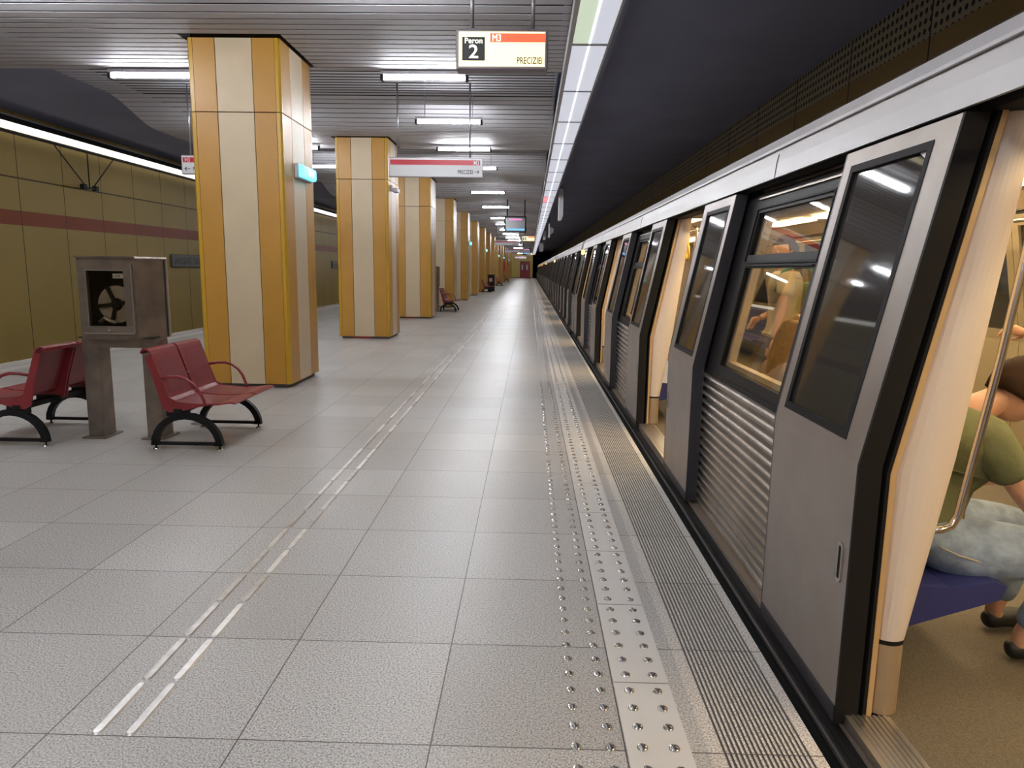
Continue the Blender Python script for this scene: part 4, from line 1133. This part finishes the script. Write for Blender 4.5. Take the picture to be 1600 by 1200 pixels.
# seated passenger across the aisle whose forearm rests on the seat-end rail
Ja = dict(pelvis=(3.66, 4.02, .53), waist=(3.68, 4.02, .66), chest=(3.69, 4.02, .86), upper=(3.68, 4.02, 1.00), neck=(3.66, 4.02, 1.09), head=(3.64, 4.02, 1.24),
    shL=(3.66, 3.84, .99), elL=(3.60, 3.74, .72), wrL=(3.37, 3.82, .66), shR=(3.66, 4.20, .99), elR=(3.30, 4.22, 1.0), wrR=(3.12, 4.52, 1.10), handR=(-.25, .75, .12),
    hipL=(3.58, 3.92, .50), knL=(3.16, 3.88, .51), anL=(3.20, 3.88, .12), toL=(3.02, 3.87, .095), hipR=(3.58, 4.12, .50), knR=(3.16, 4.18, .51), anR=(3.20, 4.18, .12), toR=(3.02, 4.2, .095), face=(-1, 0, -.1))
person('person across the aisle whose bare forearm reaches past the chrome grab rail', Ja, GREYC, BLACKC, HAIR_D, (3.6, 4.02, FZ), palms={'R': (-.6, -.2, -.7), 'L': (0, 0, -1)}, curl=(.4, .75))
# standing passenger in cream t-shirt with a teal bag
sx, sy = 2.13, 6.0
Js = dict(pelvis=(sx, sy, .95), waist=(sx, sy, 1.06), chest=(sx, sy, 1.25), upper=(sx, sy, 1.40), neck=(sx-.01, sy, 1.50), head=(sx-.03, sy, 1.63),
    shL=(sx-.06, sy-.17, 1.40), elL=(sx-.10, sy-.24, 1.13), wrL=(sx-.17, sy-.30, .92), shR=(sx+.05, sy+.17, 1.40), elR=(sx+.05, sy+.25, 1.13), wrR=(sx-.15, sy+.16, 1.06),
    hipL=(sx-.02, sy-.10, .92), knL=(sx-.05, sy-.11, .52), anL=(sx-.02, sy-.11, .13), toL=(sx-.17, sy-.14, .095), hipR=(sx+.02, sy+.10, .92), knR=(sx, sy+.11, .52), anR=(sx+.03, sy+.11, .13), toR=(sx-.12, sy+.13, .095), face=(-1, -.25, -.15))
st = person('person in a cream t-shirt with a teal bag strap standing inside, seen through the window', Js, TEE_CREAM, GREYC, HAIR_D, (sx, sy, FZ), palms={'L': (0, .5, -1), 'R': (0, -.5, -.5)})
t = thing('shoulder_bag', 'teal bag worn on the back of the person in the cream t-shirt', 'bag', (sx+.19, sy-.10, 1.20))
MB().bevbox(-.055, .075, -.15, .13, -.24, .18, .04).build('bag_body', TEAL, t)
MB().tube([(.0, -.09, .15), (-.05, -.10, .28), (-.17, -.10, .325), (-.29, -.09, .26), (-.33, -.07, .10)], [.016, .02, .02, .018, .014], 8).build('strap', TEAL, t)
t = thing('paper_sheet', 'folded pale paper held in the hand of the standing person', 'paper', (sx-.05, sy-.36, .99), .4)
MB().prism([(-.10, -.06), (.03, .10), (.09, .06), (-.03, -.11)], -.006, .0).build('sheet', SIGN_WHITE, t)
# woman with long fair hair, back to the window
wx, wy = 1.43, 3.93
Jw = dict(pelvis=(wx-.02, wy, .53), waist=(wx-.03, wy, .64), chest=(wx-.02, wy, .80), upper=(wx, wy, .92), neck=(wx+.02, wy, .98), head=(wx+.05, wy, 1.10),
    shL=(wx, wy+.15, .90), elL=(wx+.1, wy+.19, .66), wrL=(wx+.30, wy+.10, .66), shR=(wx, wy-.15, .90), elR=(wx+.1, wy-.19, .66), wrR=(wx+.30, wy-.10, .66),
    hipL=(wx+.05, wy+.09, .50), knL=(wx+.46, wy+.10, .50), anL=(wx+.42, wy+.10, .12), toL=(wx+.58, wy+.11, .095), hipR=(wx+.05, wy-.09, .50), knR=(wx+.46, wy-.10, .50), anR=(wx+.42, wy-.10, .12), toR=(wx+.58, wy-.11, .095), face=(1, -.1, -.25))
person('person with long fair hair sitting inside with the back to the window', Jw, PINKC, JEANS, HAIR_B, (wx, wy, FZ), long_hair=True, k=.96, girth=.88)
